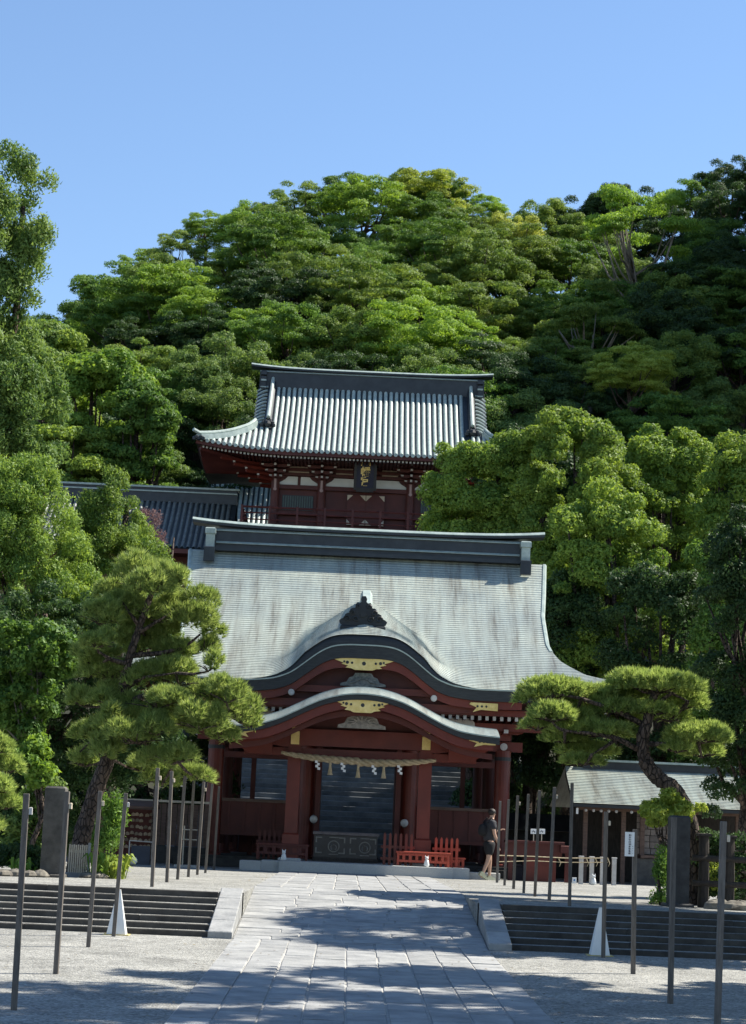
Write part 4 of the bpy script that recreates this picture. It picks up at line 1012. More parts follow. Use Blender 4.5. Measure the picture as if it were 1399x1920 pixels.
for px, y, lab, hz in ((219, 31.36, 'slim white pyramid cone at the foot of the sunny left steps', .66), (1125, 31.36, 'slim white pyramid cone in the shade at the foot of the right steps', .70)):
    p = at(px, 1752, y); z = zlow(y); X = p.x
    t = thing('white_cone', lab, 'cone', (X, y, z)); g = MB()
    g.add([(X - .14, y - .14, z + .012), (X + .14, y - .14, z + .012), (X + .14, y + .14, z + .012), (X - .14, y + .14, z + .012), (X - .02, y - .02, z + hz), (X + .02, y - .02, z + hz), (X + .02, y + .02, z + hz), (X - .02, y + .02, z + hz)], [(0, 3, 2, 1), (4, 5, 6, 7), (0, 1, 5, 4), (1, 2, 6, 5), (2, 3, 7, 6), (3, 0, 4, 7)])
    mk('cone_body', g, whitem, t); mk('cone_foot', MB().box(X - .19, X + .19, y - .17, y + .17, z - .02, z + .010), M('cone_foot_paint', (.45, .36, .12), (.55, .45, .2), 5), t)
def stele(label, x0, x1, y, h, m_):
    t = thing('stone_pillar', label, 'stone pillar', ((x0 + x1) / 2, y, 0))
    mk('pillar_block', MB().cbox(x0, x1, y, y + .42, -.02, h, .035), m_, t); mk('pillar_foot', MB().cbox(x0 - .08, x1 + .08, y - .08, y + .5, -.05, .06, .02), m_, t)
a = at(74, 1640, 38.5); b = at(112, 1640, 38.5); tz = at(100, 1474, 38.5).z
stele('weathered dark stone pillar standing at the left terrace edge by the leaning pine', a.x, b.x, 38.5, tz, stele_m)
a = at(1256, 1690, 36.9); b = at(1292, 1690, 36.9); tz = at(1270, 1529, 36.9).z
stele('black stone pillar standing at the right terrace edge by the yellow bush', a.x, b.x, 36.9, tz, M('black_stone', (.018, .018, .02), (.05, .05, .052), 4, .6, .3, 20))
# small palisade, rocks
t = thing('palisade', 'small palisade of pale narrow slats in a stone frame by the left pillar', 'fence', (at(143, 1635, 39.6).x, 39.6, 0))
xa, xb_ = at(126, 1635, 39.6).x, at(162, 1635, 39.6).x
for k in range(9):
    x = xa + (xb_ - xa) * (k + .5) / 9; mk('slat', MB().cbox(x - .013, x + .013, 39.6, 39.63, .08, .60 - .01 * (k % 2), .004), wood_light, t)
mk('frame', MB().box(xa - .03, xb_ + .04, 39.55, 39.72, -.02, .08), stone, t); mk('frame', MB().box(xb_ + .005, xb_ + .05, 39.58, 39.66, .081, .64), stone, t)
mk('rear_rail', MB().box(xa, xb_, 39.64, 39.67, .45, .5), wood_light, t)
rock_m = M('brown_grey_rock', (.07, .062, .05), (.22, .20, .165), 5, .9, .8, 14)
def rock(p, r, seed, label):
    rr = random.Random(seed); g = MB(); n, m_ = 9, 6; rows = []
    for i in range(m_ + 1):
        ph = math.pi * i / m_; rows.append([(p[0] + r[0] * math.sin(ph) * math.cos(2*math.pi*k/n) * rr.uniform(.82, 1.12), p[1] + r[1] * math.sin(ph) * math.sin(2*math.pi*k/n) * rr.uniform(.82, 1.12), p[2] - r[2] * math.cos(ph) * rr.uniform(.85, 1.1)) for k in range(n)])
    g.grid(rows, close=True); o = mk('boulder', g, rock_m, None)
    return tag(o, label, 'boulder', 'rocks edging the planting beds')
pl = ['leftmost at the picture edge', 'second from the left edge', 'third from the left edge', 'touching the dark stone pillar']
for i, (px, rx) in enumerate(((2, .3), (27, .26), (50, .22), (69, .2))): 
    p = at(px, 1642, 37.9); rock((p.x, 38 + .1 * i, .03), (rx * .8, .2, .09 + .02 * (i % 2)), i, 'rounded pale rock edging the left planting, ' + pl[i])
for i, (px, rx) in enumerate(((1345, .26), (1385, .3), (1240, .22), (165, .18), (185, .2))):
    y = (36.6, 36.4, 38, 39.3, 39.3)[i]; p = at(px, 1680 if px > 700 else 1640, y)
    rock((p.x, y, .03), (rx, .25, .15 if i < 2 else .08), 20 + i, ('dark boulder under the log fence', 'large boulder at the right picture edge', 'low rock before the yellow bush', 'small rock before the palisade foot', 'small flat rock under the hosta leaves')[i])

# ---- log fence at the right
t = thing('log_fence', 'dark rustic log fence with two rails right of the black pillar', 'fence', (at(1345, 1650, 37.5).x, 37.5, 0))
for px, tp in ((1318, 1568), (1366, 1572), (1412, 1570), (1460, 1572)):
    p = at(px, 1690, 37.5); z = at(px, tp, 37.5).z
    mk('post', MB().tube([(p.x, 37.5, -.1), (p.x + .01, 37.5, z * .5), (p.x, 37.5, z)], [.10, .095, .09], 9), wood_dark, t)
    mk('post_cap', MB().cbox(p.x - .12, p.x + .12, 37.38, 37.62, z, z + .05, .01), wood_dark, t)
for z in (.42, .86): mk('rail', MB().tube([(at(1296, 1690, 37.5).x, 37.44, z), (at(1475, 1690, 37.5).x, 37.44, z - .01)], .055, 8), wood_dark, t)

# ============================================================ LEFT: votive racks, fence, stands
t = thing('board_fence', 'low weathered board fence with pale top rail behind the left poles', 'fence', (-5.5, 57.5, 0))
x = at(165, 1500, 57.5).x; xe = at(393, 1500, 57.5).x
while x < xe:
    mk('fence_board', MB().box(x, x + .13, 57.5, 57.53, .5, 1.62 + random.uniform(-.01, .01)), wood_old, t); x += .145
mk('fence_rail', MB().box(at(165, 1500, 57.5).x, xe, 57.42, 57.6, 1.66, 1.72), wood_light, t)
mk('fence_foot', MB().box(at(165, 1500, 57.5).x, xe, 57.45, 57.55, .02, .48), stone_dark, t)
ema = thing('votive_rack', 'dark red rack crowded with rows of small wooden prayer plaques, left of the pavilion', 'plaque rack', (-5.8, 55.5, 0))
xa, xb_ = at(165, 1550, 55.5).x, at(288, 1550, 55.5).x
mk('rack_board', MB().box(xa, xb_, 55.6, 55.66, .25, 1.42), red_dark, ema)
for x in (xa, (xa + xb_) / 2, xb_): mk('rack_post', MB().box(x - .05, x + .05, 55.5, 55.598, 0, 1.5), red, ema)
mk('rack_roof', MB().prism([(55.25, 1.45), (55.63, 1.60), (56.0, 1.45), (56.0, 1.50), (55.63, 1.66), (55.25, 1.50)], xa - .1, xb_ + .1, 'x'), wood_old, ema)
e0 = None; r_ = random.Random(9)
for row in range(6):
    for k in range(14):
        if r_.random() < .05: continue
        x = xa + .08 + (xb_ - xa - .16) * k / 13 + r_.uniform(-.02, .02); z = 1.25 - row * .165 + r_.uniform(-.02, .02)
        if e0 is None: e0 = mk('plaque', MB().prism([(-.05, 0), (.05, 0), (.05, .06), (0, .09), (-.05, .06)], -.01, .01), vary(M('plaque_wood', (.16, .11, .07), (.32, .24, .16), 8), .4), ema, world=False); e = e0
        else: e = inst(e0, 'plaque', ema, (0, 0, 0))
        e.location = Vector((x, 55.52 - r_.uniform(0, .03), z)) - Vector(ema.location); e.rotation_euler = (r_.uniform(-.2, .1), r_.uniform(-.2, .2), 0)
t = thing('bamboo_stand', 'thin pale pole stand with two rails and a small box, left of the pavilion', 'stand', (at(355, 1630, 54).x, 54, 0))
xs_ = [at(px, 1600, 54).x for px in (343, 357)]
for x in xs_: mk('stand_pole', MB().tube([(x, 54, 0), (x, 54, 1.05 if x == xs_[0] else 1.5)], .018, 6), wood_light, t)
for z in (.70, .95): mk('stand_rail', MB().tube([(xs_[0] - .1, 53.97, z), (xs_[1] + .15, 53.97, z)], .015, 6), wood_light, t)
mk('stand_foot', MB().box(xs_[0] - .2, xs_[1] + .25, 53.85, 54.15, .0, .06), grey_eave, t)
p = at(250, 1617, 52); t = thing('white_lantern', 'small white round lantern lying low by the gravel edge, left', 'lantern', (p.x, 52, 0))
mk('lantern_body', MB().ball((p.x, 52, .14), .10, 10), whitem, t, smooth=True); mk('lantern_foot', MB().cbox(p.x - .07, p.x + .07, 51.93, 52.07, 0, .05, .01), stone, t)
t = thing('rail_barrier', 'thin pale metal barrier rail on two legs before the votive rack', 'barrier', (at(265, 1600, 53).x, 53, 0))
xa, xb_ = at(243, 1580, 53).x, at(286, 1580, 53).x
for x in (xa, xb_): mk('barrier_leg', MB().tube([(x, 53, 0), (x, 53, .62)], .014, 6), grey_eave, t)
mk('barrier_rail', MB().tube([(xa, 53, .62), (xb_, 53, .60)], .016, 6), grey_eave, t)
mk('barrier_sheet', MB().box(xa + .05, xb_ - .05, 53.02, 53.035, .03, .5), M('slate_blue_sheet', (.05, .06, .085), (.08, .09, .12), 3, .7), t)

# ============================================================ RIGHT: red counter, signs, rope barrier, stall
ct = thing('red_counter', 'long dark red wooden counter right of the walking person', 'counter', (at(1005, 1650, 55.5).x, 55.5, 0))
xa, xm, xb_ = at(948, 1600, 55.5).x, at(1036, 1600, 55.5).x, at(1065, 1600, 55.5).x
mk('counter_top', MB().cbox(xa, xb_ - .1, 55.4, 56.2, .98, 1.05, .01), red_dark, ct)
mk('counter_front', MB().box(xa + .05, xb_ - .15, 55.5, 55.55, .62, .978), red_dark, ct)
mk('counter_cabinet', MB().cbox(at(984, 1600, 55.5).x, xm + .1, 55.45, 56.1, .0, .618, .01), red, ct)
mk('counter_leg', MB().box(xa + .08, xa + .2, 55.5, 55.62, 0, .618), red_dark, ct)
mk('side_shelf', MB().cbox(xm + .2, xb_ + .06, 55.32, 55.9, .76, .96, .02), red_dark, ct); mk('side_leg', MB().box(xb_ - .08, xb_ + .02, 55.4, 55.5, 0, .758), red_dark, ct)
for i, px in enumerate((1001, 1016)):
    p = at(px, 1559, 55.45); g = MB().cbox(p.x - .085, p.x + .085, 55.42, 55.45, p.z - .065, p.z + .065, .004); t = thing('counter_sign', 'small white sign card on two short pegs, %s of the pair on the red counter' % ('left' if i == 0 else 'right'), 'sign', (p.x, 55.45, 1.05))
    mk('sign_card', g, paper, t); mk('sign_peg', MB().box(p.x - .012, p.x + .012, 55.43, 55.45, 1.051, p.z - .066), wood_light, t)
    g = MB()
    for k in range(3): g.box(p.x - .05 + .03 * k, p.x - .035 + .035 * k, 55.416, 55.4195, p.z - .03 + .02 * (k % 2), p.z + .01 + .015 * (k % 2))
    mk('faint_writing', g, bpy.data.materials['ink'], t)
p = at(975, 1640, 56); t = thing('blue_crate', 'dark navy plastic crate under the red counter', 'crate', (p.x, 56, 0))
mk('crate_body', MB().cbox(p.x - .17, p.x + .13, 55.9, 56.3, 0, .36, .015), navy, t); mk('crate_rim', MB().cbox(p.x - .19, p.x + .15, 55.88, 56.32, .361, .40, .01), navy, t)
# white posts with rope
posts = []
for i, px in enumerate((1089, 1109, 1129, 1151)):
    y = 54.4 + .1 * i; p = at(px, 1650, y); z = at(px, 1607 + i, y).z; posts.append((p.x, y, z))
    t = thing('barrier_post', 'pale square barrier post, %s from the left, in front of the stall' % ('first', 'second', 'third', 'fourth')[i], 'post', (p.x, y, 0), 'pale posts of the rope barrier')
    mk('post_shaft', MB().cbox(p.x - .055, p.x + .055, y - .055, y + .055, 0, z, .01), grey_eave, t)
    mk('post_cap', MB().cbox(p.x - .068, p.x + .068, y - .068, y + .068, z, z + .03, .008), grey_eave, t)
t = thing('straw_rope', 'thin straw rope strung from the pavilion past the red counter to the pale posts', 'rope', (5, 54.2, .6))
a = at(936, 1604, 53.5); pts = [a, at(1000, 1606, 53.8), at(1060, 1609, 54.1), at(1140, 1609, 54.3)]
mk('rope_line', MB().tube(pts, .016, 6), straw, t); mk('rope_line', MB().tube([p + Vector((0, .05, -.11 if i else -.16)) for i, p in enumerate(pts)], .012, 6), straw, t)
for i, px in enumerate((1048, 1100, 1117, 1140)):
    p = at(px, 1610, 54.1); mk('rope_knot', MB().tube([p, p + Vector((.05, -.02, -.12)), p + Vector((.02, 0, -.2))], [.018, .012, .006], 5), straw, t)
p = at(1077, 1652, 53.8); t = thing('small_sign', 'small white card standing on the gravel by the pale posts', 'sign', (p.x, 53.8, 0))
mk('card', MB().cbox(p.x - .055, p.x + .055, 53.78, 53.81, .02, .17, .004), whitem, t); mk('card_mark', MB().box(p.x - .02, p.x + .02, 53.774, 53.779, .08, .13), M('blue_ink', (.1, .2, .4), (.12, .25, .45), 4), t)
figurine(1113, 1650, 54.0, 0.0, 'small white ceramic figure on the gravel between the pale posts')
# stall with copper roof
st = thing('amulet_stall', 'low dark wooden stall with pale green shingle roof on the right', 'stall', (at(1240, 1650, 57.5).x, 57.5, 0))
x0 = at(1076, 1508, 56.6).x; x1 = 12.5; ze = at(1076, 1506, 56.6).z; zr_ = at(1100, 1438, 60).z; xr0 = at(1060, 1438, 60).x
rows = []
for i in range(25):
    u = i / 24; y = 60 - 3.4 * u; z = zr_ + (ze - zr_) * (1.15 * u - .15 * u * u); xa = xr0 + (x0 - xr0) * u ** .7
    if i: rows.append([(xa, y, z + .018), (x1, y, z + .018)])
    if i < 24: rows.append([(xa, y - .002, z), (x1, y - .002, z)])
g = MB(); g.grid(rows); mk('roof_slope', g, shingle, st)
mk('rear_roof_slope', MB().grid([[(xr0, 60, zr_), (x1, 60, zr_)], [(x0, 63.4, ze), (x1, 63.4, ze)]]), shingle, st)
mk('roof_edge', MB().box(x0 + .01, x1, 56.62, 56.8, ze - .09, ze - .005), fascia_m, st)
g = MB(); g.grid([[(xr0 + (x0 - xr0) * u ** .7 - .01, 60 - 3.4 * u, zr_ + (ze - zr_) * (1.15 * u - .15 * u * u) - d) for u in np.linspace(0, 1, 12)] for d in (-.01, .12)]); mk('roof_verge', g, fascia_m, st)
mk('ridge_wall', MB().box(xr0 + .5, x1, 59.85, 60.15, zr_ - .05, zr_ + .16), ridge_m, st); mk('ridge_cap', MB().box(xr0 + .4, x1, 59.75, 60.25, zr_ + .161, zr_ + .22), ridge_light, st)
mk('stall_soffit', MB().grid([[(x0 + .1, 56.8, ze - .08), (x1, 56.8, ze - .08)], [(x0 + .1, 60, zr_ - .3), (x1, 60, zr_ - .3)]]), wood_dark, st)
mk('rear_wall', MB().box(x0 + .3, x1, 60.1, 60.2, 0, 2.4), wood_dark, st)
xx = x0 + .4; i = 0
while xx < 11:
    mk('stall_post', MB().box(xx - .06, xx + .06, 57.2, 57.32, 0, ze + .1), wood_old, st); xx += .52 if i < 3 else 1.3; i += 1
mk('beam', MB().box(x0 + .15, x1, 57.14, 57.19, ze - .16, ze - .04), wood_old, st)
mk('counter', MB().box(x0 + 1.9, x1, 57.0, 57.6, .72, .80), wood_old, st); mk('stone_wall', MB().box(at(1192, 1600, 57.1).x, x1, 57.05, 57.13, 0, .70), stele_m, st)
bw = at(1192, 1600, 57.4).x
for r in range(7):                                    # stacked panels in the stall's right half
    x = bw
    while x < 9.2:
        x2 = x + random.uniform(.28, .44); mk('wall_panel', MB().box(x + .01, x2 - .01, 57.36 - random.uniform(0, .02), 57.4, .82 + r * .17 + .008, .82 + (r + 1) * .17 - .008), vary(M('faded_panel', (.13, .10, .085), (.24, .2, .17), 5), .35) if 'faded_panel' not in bpy.data.materials else bpy.data.materials['faded_panel'], st); x = x2
g0 = None
for k in range(9):
    x = at(1099 + k * 14.3, 1519, 56.75).x
    if k % 3 == 2 and k > 4: continue
    mk('eave_bulb', MB().ball((x, 56.78, ze - .17), .045, 8), grey_eave, st)
mk('end_tag', MB().box(x0 + .08, x0 + .14, 56.7, 56.72, ze - .28, ze - .12), whitem, st)
# low blue-grey roofed wall behind the counter
t = thing('low_wall', 'low blue-grey capped wall behind the red counter', 'wall', (6, 62, 0))
mk('wall_body', MB().box(4.6, 7.8, 62, 62.3, 0, 1.35), stone_dark, t); mk('wall_cap', MB().prism([(61.7, 1.36), (62.15, 1.85), (62.6, 1.36)], 4.5, 7.9, 'x'), ridge_m, t)

# ============================================================ PERSON walking to the right
def skin(name, V, E_, Rr, m_, parent, lvl=2, root=0):
    me = bpy.data.meshes.new(name); me.from_pydata(V, E_, []); o = bpy.data.objects.new(name, me); COL.objects.link(o)
    md = o.modifiers.new('s', 'SKIN'); md.use_smooth_shade = True
    for i, r in enumerate(Rr):
        me.skin_vertices[0].data[i].radius = r if hasattr(r, '__len__') else (r, r); me.skin_vertices[0].data[i].use_root = (i == root)
    sb = o.modifiers.new('b', 'SUBSURF'); sb.levels = lvl; sb.render_levels = lvl
    bpy.context.view_layer.update()
    m2 = bpy.data.meshes.new_from_object(o.evaluated_get(bpy.context.evaluated_depsgraph_get()))
    bpy.data.objects.remove(o); bpy.data.meshes.remove(me); m2.name = name; m2.materials.clear(); m2.materials.append(m_)
    o = bpy.data.objects.new(name, m2); COL.objects.link(o); o.parent = parent; return o
pp = at(915, 1648, 54.2)
per = thing('person', 'person in grey shirt and black shorts with a dark backpack walking by the red counter', 'person', (pp.x, 54.2, 0))
per.rotation_euler = (0, 0, rad(28))
skin_m = M('skin', (.42, .25, .17), (.50, .31, .22), 6, .55, .05)
shirt = M('grey_shirt', (.022, .022, .026), (.05, .05, .056), 6, .9, .3, 20); shorts = M('black_cotton', (.008, .008, .01), (.018, .018, .02), 6, .9, .3, 20)
hair = M('dark_hair', (.012, .009, .008), (.03, .022, .018), 20, .6, .5, 40); shoe = M('yellow_grey_shoe', (.30, .31, .20), (.42, .42, .32), 6, .6)
# local: x right, y away, z up. body one surface: pelvis root
V = [(0, 0, .98), (0, 0, 1.15), (.01, 0, 1.34), (.03, -.005, 1.50), (.05, -.01, 1.585), (.065, -.01, 1.68), (.07, -.015, 1.755),     # 0-6
     (-.02, -.17, 1.46), (-.0, -.24, 1.18), (.10, -.27, .96), (.12, -.27, .90),                                                       # 7-10 near arm
     (.04, .17, 1.46), (.14, .22, 1.22), (.34, .14, 1.26), (.40, .12, 1.29),                                                          # 11-14 far arm
     (-.02, -.10, .90), (-.07, -.10, .52), (-.235, -.09, .13), (-.26, -.09, .06),                                                     # 15-18 trailing leg
     (.03, .10, .90), (.10, .10, .50), (.10, .10, .10), (.11, .10, .05)]                                                              # 19-22 front leg
E_ = [(0, 1), (1, 2), (2, 3), (3, 4), (4, 5), (5, 6), (3, 7), (7, 8), (8, 9), (9, 10), (3, 11), (11, 12), (12, 13), (13, 14), (0, 15), (15, 16), (16, 17), (17, 18), (0, 19), (19, 20), (20, 21), (21, 22)]
Rr = [(.09, .10), (.08, .10), (.09, .12), (.07, .09), (.052, .055), (.082, .078), (.07, .065), .062, .045, .03, .028, .062, .045, .03, .028, .10, .062, .038, .035, .10, .062, .038, .035]
body = skin('body', V, E_, Rr, skin_m, per)
mk('nose', MB().ball((.155, -.0, 1.685), .016, 6), skin_m, per, world=False); 
for s_ in (-1, 1): mk('ear', MB().ball((.062, -.012 + s_ * .08, 1.69), .02, 6), skin_m, per, world=False)
for s_ in (-1, 1): mk('eye', MB().ball((.138, -.012 + s_ * .032, 1.71), .010, 6), black, per, world=False)
mk('mouth', MB().box(.138, .146, -.03, .01, 1.645, 1.652), red_dark, per, world=False)
skin('shirt', [(0, 0, .93), (0, 0, 1.16), (.01, 0, 1.36), (.03, 0, 1.49), (.045, -.005, 1.54), (-.02, -.175, 1.465), (-.012, -.215, 1.28), (.04, .175, 1.465), (.11, .21, 1.28)], [(0, 1), (1, 2), (2, 3), (3, 4), (3, 5), (5, 6), (3, 7), (7, 8)],
     [(.175, .20), (.165, .185), (.165, .20), (.14, .16), .08, .088, .09, .088, .09], shirt, per)
skin('shorts', [(0, 0, 1.02), (0, 0, .92), (-.035, -.10, .80), (-.065, -.10, .60), (.045, .10, .80), (.085, .10, .60)], [(0, 1), (1, 2), (2, 3), (1, 4), (4, 5)], [(.165, .185), (.17, .185), .125, .115, .125, .115], shorts, per)
g = MB(); g.ball((.045, -.012, 1.735), .105, 14, .9); o = mk('hair', g, hair, per, world=False, smooth=True)
skin('backpack', [(-.19, .0, 1.10), (-.20, 0, 1.28), (-.17, 0, 1.44)], [(0, 1), (1, 2)], [(.10, .15), (.125, .16), (.09, .12)], shorts, per)
for s_ in (-1, 1): mk('strap', MB().tube([(-.14, s_ * .10, 1.46), (-.02, s_ * .11, 1.585), (.13, s_ * .11, 1.47), (.15, s_ * .12, 1.30), (.0, s_ * .17, 1.14)], .018, 6), shorts, per, world=False)
for x, y, z, tilt_ in ((-.26, -.09, .03, .5), (.12, .10, .0, 0)):
    g = MB(); pts = [(-.08, 0), (.17, 0), (.19, .03), (.15, .06), (.05, .09), (-.01, .12), (-.08, .11), (-.095, .04)]
    g.prism([(x + a * math.cos(tilt_) + c * math.sin(tilt_), z + c * math.cos(tilt_) - a * math.sin(tilt_) + (.06 if tilt_ else 0)) for a, c in pts], y - .045, y + .045)
    mk('shoe', g, shoe, per, world=False)
def hand(name, base, d, u_, m_):
    """palm with four curled fingers and a thumb"""
    d = Vector(d).normalized(); u_ = Vector(u_).normalized(); s_ = d.cross(u_).normalized(); b = Vector(base)
    Vv = [b, b + d * .05, b + d * .085]; Ee = [(0, 1), (1, 2)]; Rs = [(.026, .022), (.038, .02), (.036, .018)]
    for k, ln in enumerate((.055, .068, .064, .048)):
        o_ = s_ * (-.027 + .018 * k); i0 = len(Vv)
        Vv += [b + d * .095 + o_, b + d * (.095 + ln * .55) + o_ - u_ * .012, b + d * (.095 + ln * .85) + o_ - u_ * .035]; Rs += [.0095, .0088, .0075]; Ee += [(2, i0), (i0, i0 + 1), (i0 + 1, i0 + 2)]
    i0 = len(Vv); Vv += [b + d * .03 - s_ * .035, b + d * .07 - s_ * .052 - u_ * .01]; Rs += [.011, .009]; Ee += [(1, i0), (i0, i0 + 1)]
    return skin(name, [tuple(v) for v in Vv], Ee, Rs, m_, per, 1)
hand('hand', (.12, -.27, .91), (.08, 0, -1), (0, 1, 0), skin_m); hand('hand', (.39, .125, 1.285), (1, -.2, .35), (0, 0, 1), skin_m)

# ============================================================ FOLIAGE
def quads_mesh(name, P, m, tone):
    """P: (n,k,3) polygons of k corners; tone: n values"""
    n, k = P.shape[:2]
    me = bpy.data.meshes.new(name)
    me.vertices.add(n * k); me.vertices.foreach_set('co', P.reshape(-1).astype(np.float32))
    me.loops.add(n * k); me.loops.foreach_set('vertex_index', np.arange(n * k, dtype=np.int32))
    me.polygons.add(n); me.polygons.foreach_set('loop_start', np.arange(0, n * k, k, dtype=np.int32)); me.polygons.foreach_set('loop_total', np.full(n, k, dtype=np.int32))
    a = me.attributes.new('tone', 'FLOAT', 'FACE'); a.data.foreach_set('value', np.clip(tone, 0, 1).astype(np.float32))
    me.update(); me.materials.append(m); return me
def unit(a): return a / (np.linalg.norm(a, axis=-1, keepdims=True) + 1e-9)
def leaf_polys(clumps, n, size, rng, jitter=.45, aspect=.55, shell=(.55, 1.05), lo=-.5, spray=0, ctone=.25):
    """leaves on the surface of every clump (x,y,z,rx,ry,rz)"""
    C = np.array(clumps, float); m = len(C)
    vol = (C[:, 3] * C[:, 4] + C[:, 3] * C[:, 5]); cnt = np.maximum(8, (n * vol / vol.sum())).astype(int)
    idx = np.repeat(np.arange(m), cnt); N = len(idx)
    u = unit(rng.normal(size=(N, 3))); u[:, 2] = np.where(u[:, 2] < lo, -u[:, 2], u[:, 2])
    r = rng.uniform(shell[0], shell[1], (N, 1)) ** .7
    wob = 1 + .18 * np.sin(u[:, :1] * 7 + C[idx, :1] * 3) * np.cos(u[:, 1:2] * 6 + C[idx, 1:2] * 2)
    P = C[idx, :3] + C[idx, 3:6] * u * r * wob
    nr = unit(unit(u / C[idx, 3:6]) + rng.normal(size=(N, 3)) * jitter)
    t = rng.normal(size=(N, 3))
    if spray: t = u * np.array([1, 1, .6]) + np.array([0, 0, .7]) + t * .45
    t = unit(t - nr * (t * nr).sum(1, keepdims=True)); b = np.cross(nr, t)
    a = size * rng.uniform(.6, 1.3, (N, 1)); w_ = a * aspect
    poly = np.stack([P - t * a * .8 - b * w_, P - t * a * .35 + b * w_ * 1.1, P + t * a], 1)
    tone = np.clip(.5 + ctone * (rng.random(m)[idx] - .5) * 2 + rng.normal(size=N) * .2, 0, 1)
    return poly, tone
def dome_clumps(R, H, n, r, rng, zc, flat=.45, full=False, low=-.15, fill=.4):
    """clumps spread over a dome of radius R and height H centred at height zc"""
    out = []
    for i in range(n):
        v = unit(rng.normal(size=3))
        if v[2] < low: v[2] = -v[2] * .5
        k = rng.uniform(fill, 1.0) if rng.random() < .35 else rng.uniform(.82, 1.03)
        rr = r * rng.uniform(.65, 1.3)
        out.append((v[0] * R * k, v[1] * R * k, zc + v[2] * H * k, rr, rr, rr * flat))
    return out
def tree(name, label, loc, crown_me, trunk_mb, m_bark, group=None, cat='tree'):
    t = thing(name, label, cat, loc, group)
    o = bpy.data.objects.new('crown', crown_me); COL.objects.link(o); o.parent = t
    k = mk('trunk', trunk_mb, m_bark, t, world=False, smooth=True)
    return t
def limbs(clumps, base_h, r0, rng, n=9, bend=.4, top=None, ratio=.35):
    """tapered trunk with limbs reaching to some clumps (tree base at the origin)"""
    g = MB(); C = sorted(clumps, key=lambda c: -c[2]); tp = top if top is not None else base_h * 1.8
    tr = [Vector((0, 0, -.4)), Vector((rng.uniform(-.1, .1) * bend, rng.uniform(-.1, .1), base_h * .5)), Vector((rng.uniform(-.3, .3) * bend, rng.uniform(-.3, .3) * bend, base_h)), Vector((rng.uniform(-.6, .6) * bend, 0, tp))]
    g.tube(tr, [r0 * 1.25, r0, r0 * .85, r0 * .3], 8)
    for i in range(n):
        c = C[int(rng.integers(0, len(C)))]; e = Vector(c[:3]); s_ = tr[1].lerp(tr[2], rng.uniform(.5, 1)) if rng.random() < .5 else tr[2].lerp(tr[3], rng.uniform(0, .6))
        m_ = s_.lerp(e, .5) + Vector((rng.uniform(-.3, .3), rng.uniform(-.3, .3), -.10 * (e - s_).length)) * bend
        g.tube([s_, m_, e], [r0 * ratio * 1.2, r0 * ratio * .8, r0 * .10], 6)
    return g

# ---- forest on the hill: a few crowns, every tree an object of its own
protos = {}
def hill_proto(key, kind, m_, seed):
    rng = np.random.default_rng(seed)
    if kind == 'layered':
        cl = dome_clumps(3.2, 2.6, 92, .62, rng, 4.9, .50, low=-.45, fill=.5); n, sz, jit, lo = 44000, .068, .42, -.15
        cl += [(c[0] * .55, c[1] * .55, c[2] - 1.0, 1.1, 1.1, .5) for c in cl[:8]]
    elif kind == 'round':
        cl = dome_clumps(3.0, 2.9, 84, .58, rng, 4.6, .75, low=-.5); n, sz, jit, lo = 44000, .066, .48, -.3
    else:                                              # airy, branches showing
        cl = dome_clumps(3.5, 2.9, 30, .80, rng, 5.2, .40, low=.0, fill=.7); n, sz, jit, lo = 24000, .066, .6, -.1
    P, tn = leaf_polys(cl, n, sz, rng, jit, .6, (.5, 1.05), lo)
    tm = limbs(cl, 3.0, .20 if kind != 'airy' else .17, rng, 12 if kind != 'airy' else 20, 1.0, 5.5)
    t = tree('evergreen_tree', 'x', (0, 0, 0), quads_mesh('crown', P, m_, tn), tm, bark if kind != 'airy' else bark_pale)
    protos[key] = t; return t
kinds = [('layered', leaf_mid, 'mid green', 'layered'), ('layered', leaf_bright, 'bright green', 'layered'), ('layered', leaf_deep, 'deep green', 'layered'),
         ('round', leaf_mid, 'mid green', 'rounded'), ('round', leaf_deep, 'deep green', 'rounded'), ('round', leaf_olive, 'olive green', 'rounded'), ('layered', leaf_olive, 'olive green', 'layered'), ('round', leaf_blue, 'bluish green', 'rounded')]
for i, (a, b, c, d) in enumerate(kinds): hill_proto(i, a, b, 100 + i)
used = set()
def place(key, label, loc, s, rz, name='evergreen_tree', group='trees covering the hillside', sz=None, tiltx=0):
    src = protos[key]
    t = src if key not in used else copy_tree(src)
    used.add(key); t.location = loc; t.scale = (s, s, sz or s); t.rotation_euler = (tiltx, 0, rz); t.name = name
    tag(t, label, 'tree', group); return t
ordn = ['first', 'second', 'third', 'fourth', 'fifth', 'sixth', 'seventh', 'eighth', 'ninth', 'tenth', 'eleventh', 'twelfth', 'thirteenth', 'fourteenth', 'fifteenth', 'sixteenth', 'seventeenth', 'eighteenth']
R_ = random.Random(21)
rowsY = [150, 145, 140.7, 136.5, 132.5, 128.5, 124.5, 120.5, 116.5, 112.5, 108.5]
def edge(y): return 26.5 * y / 150 + 2.2
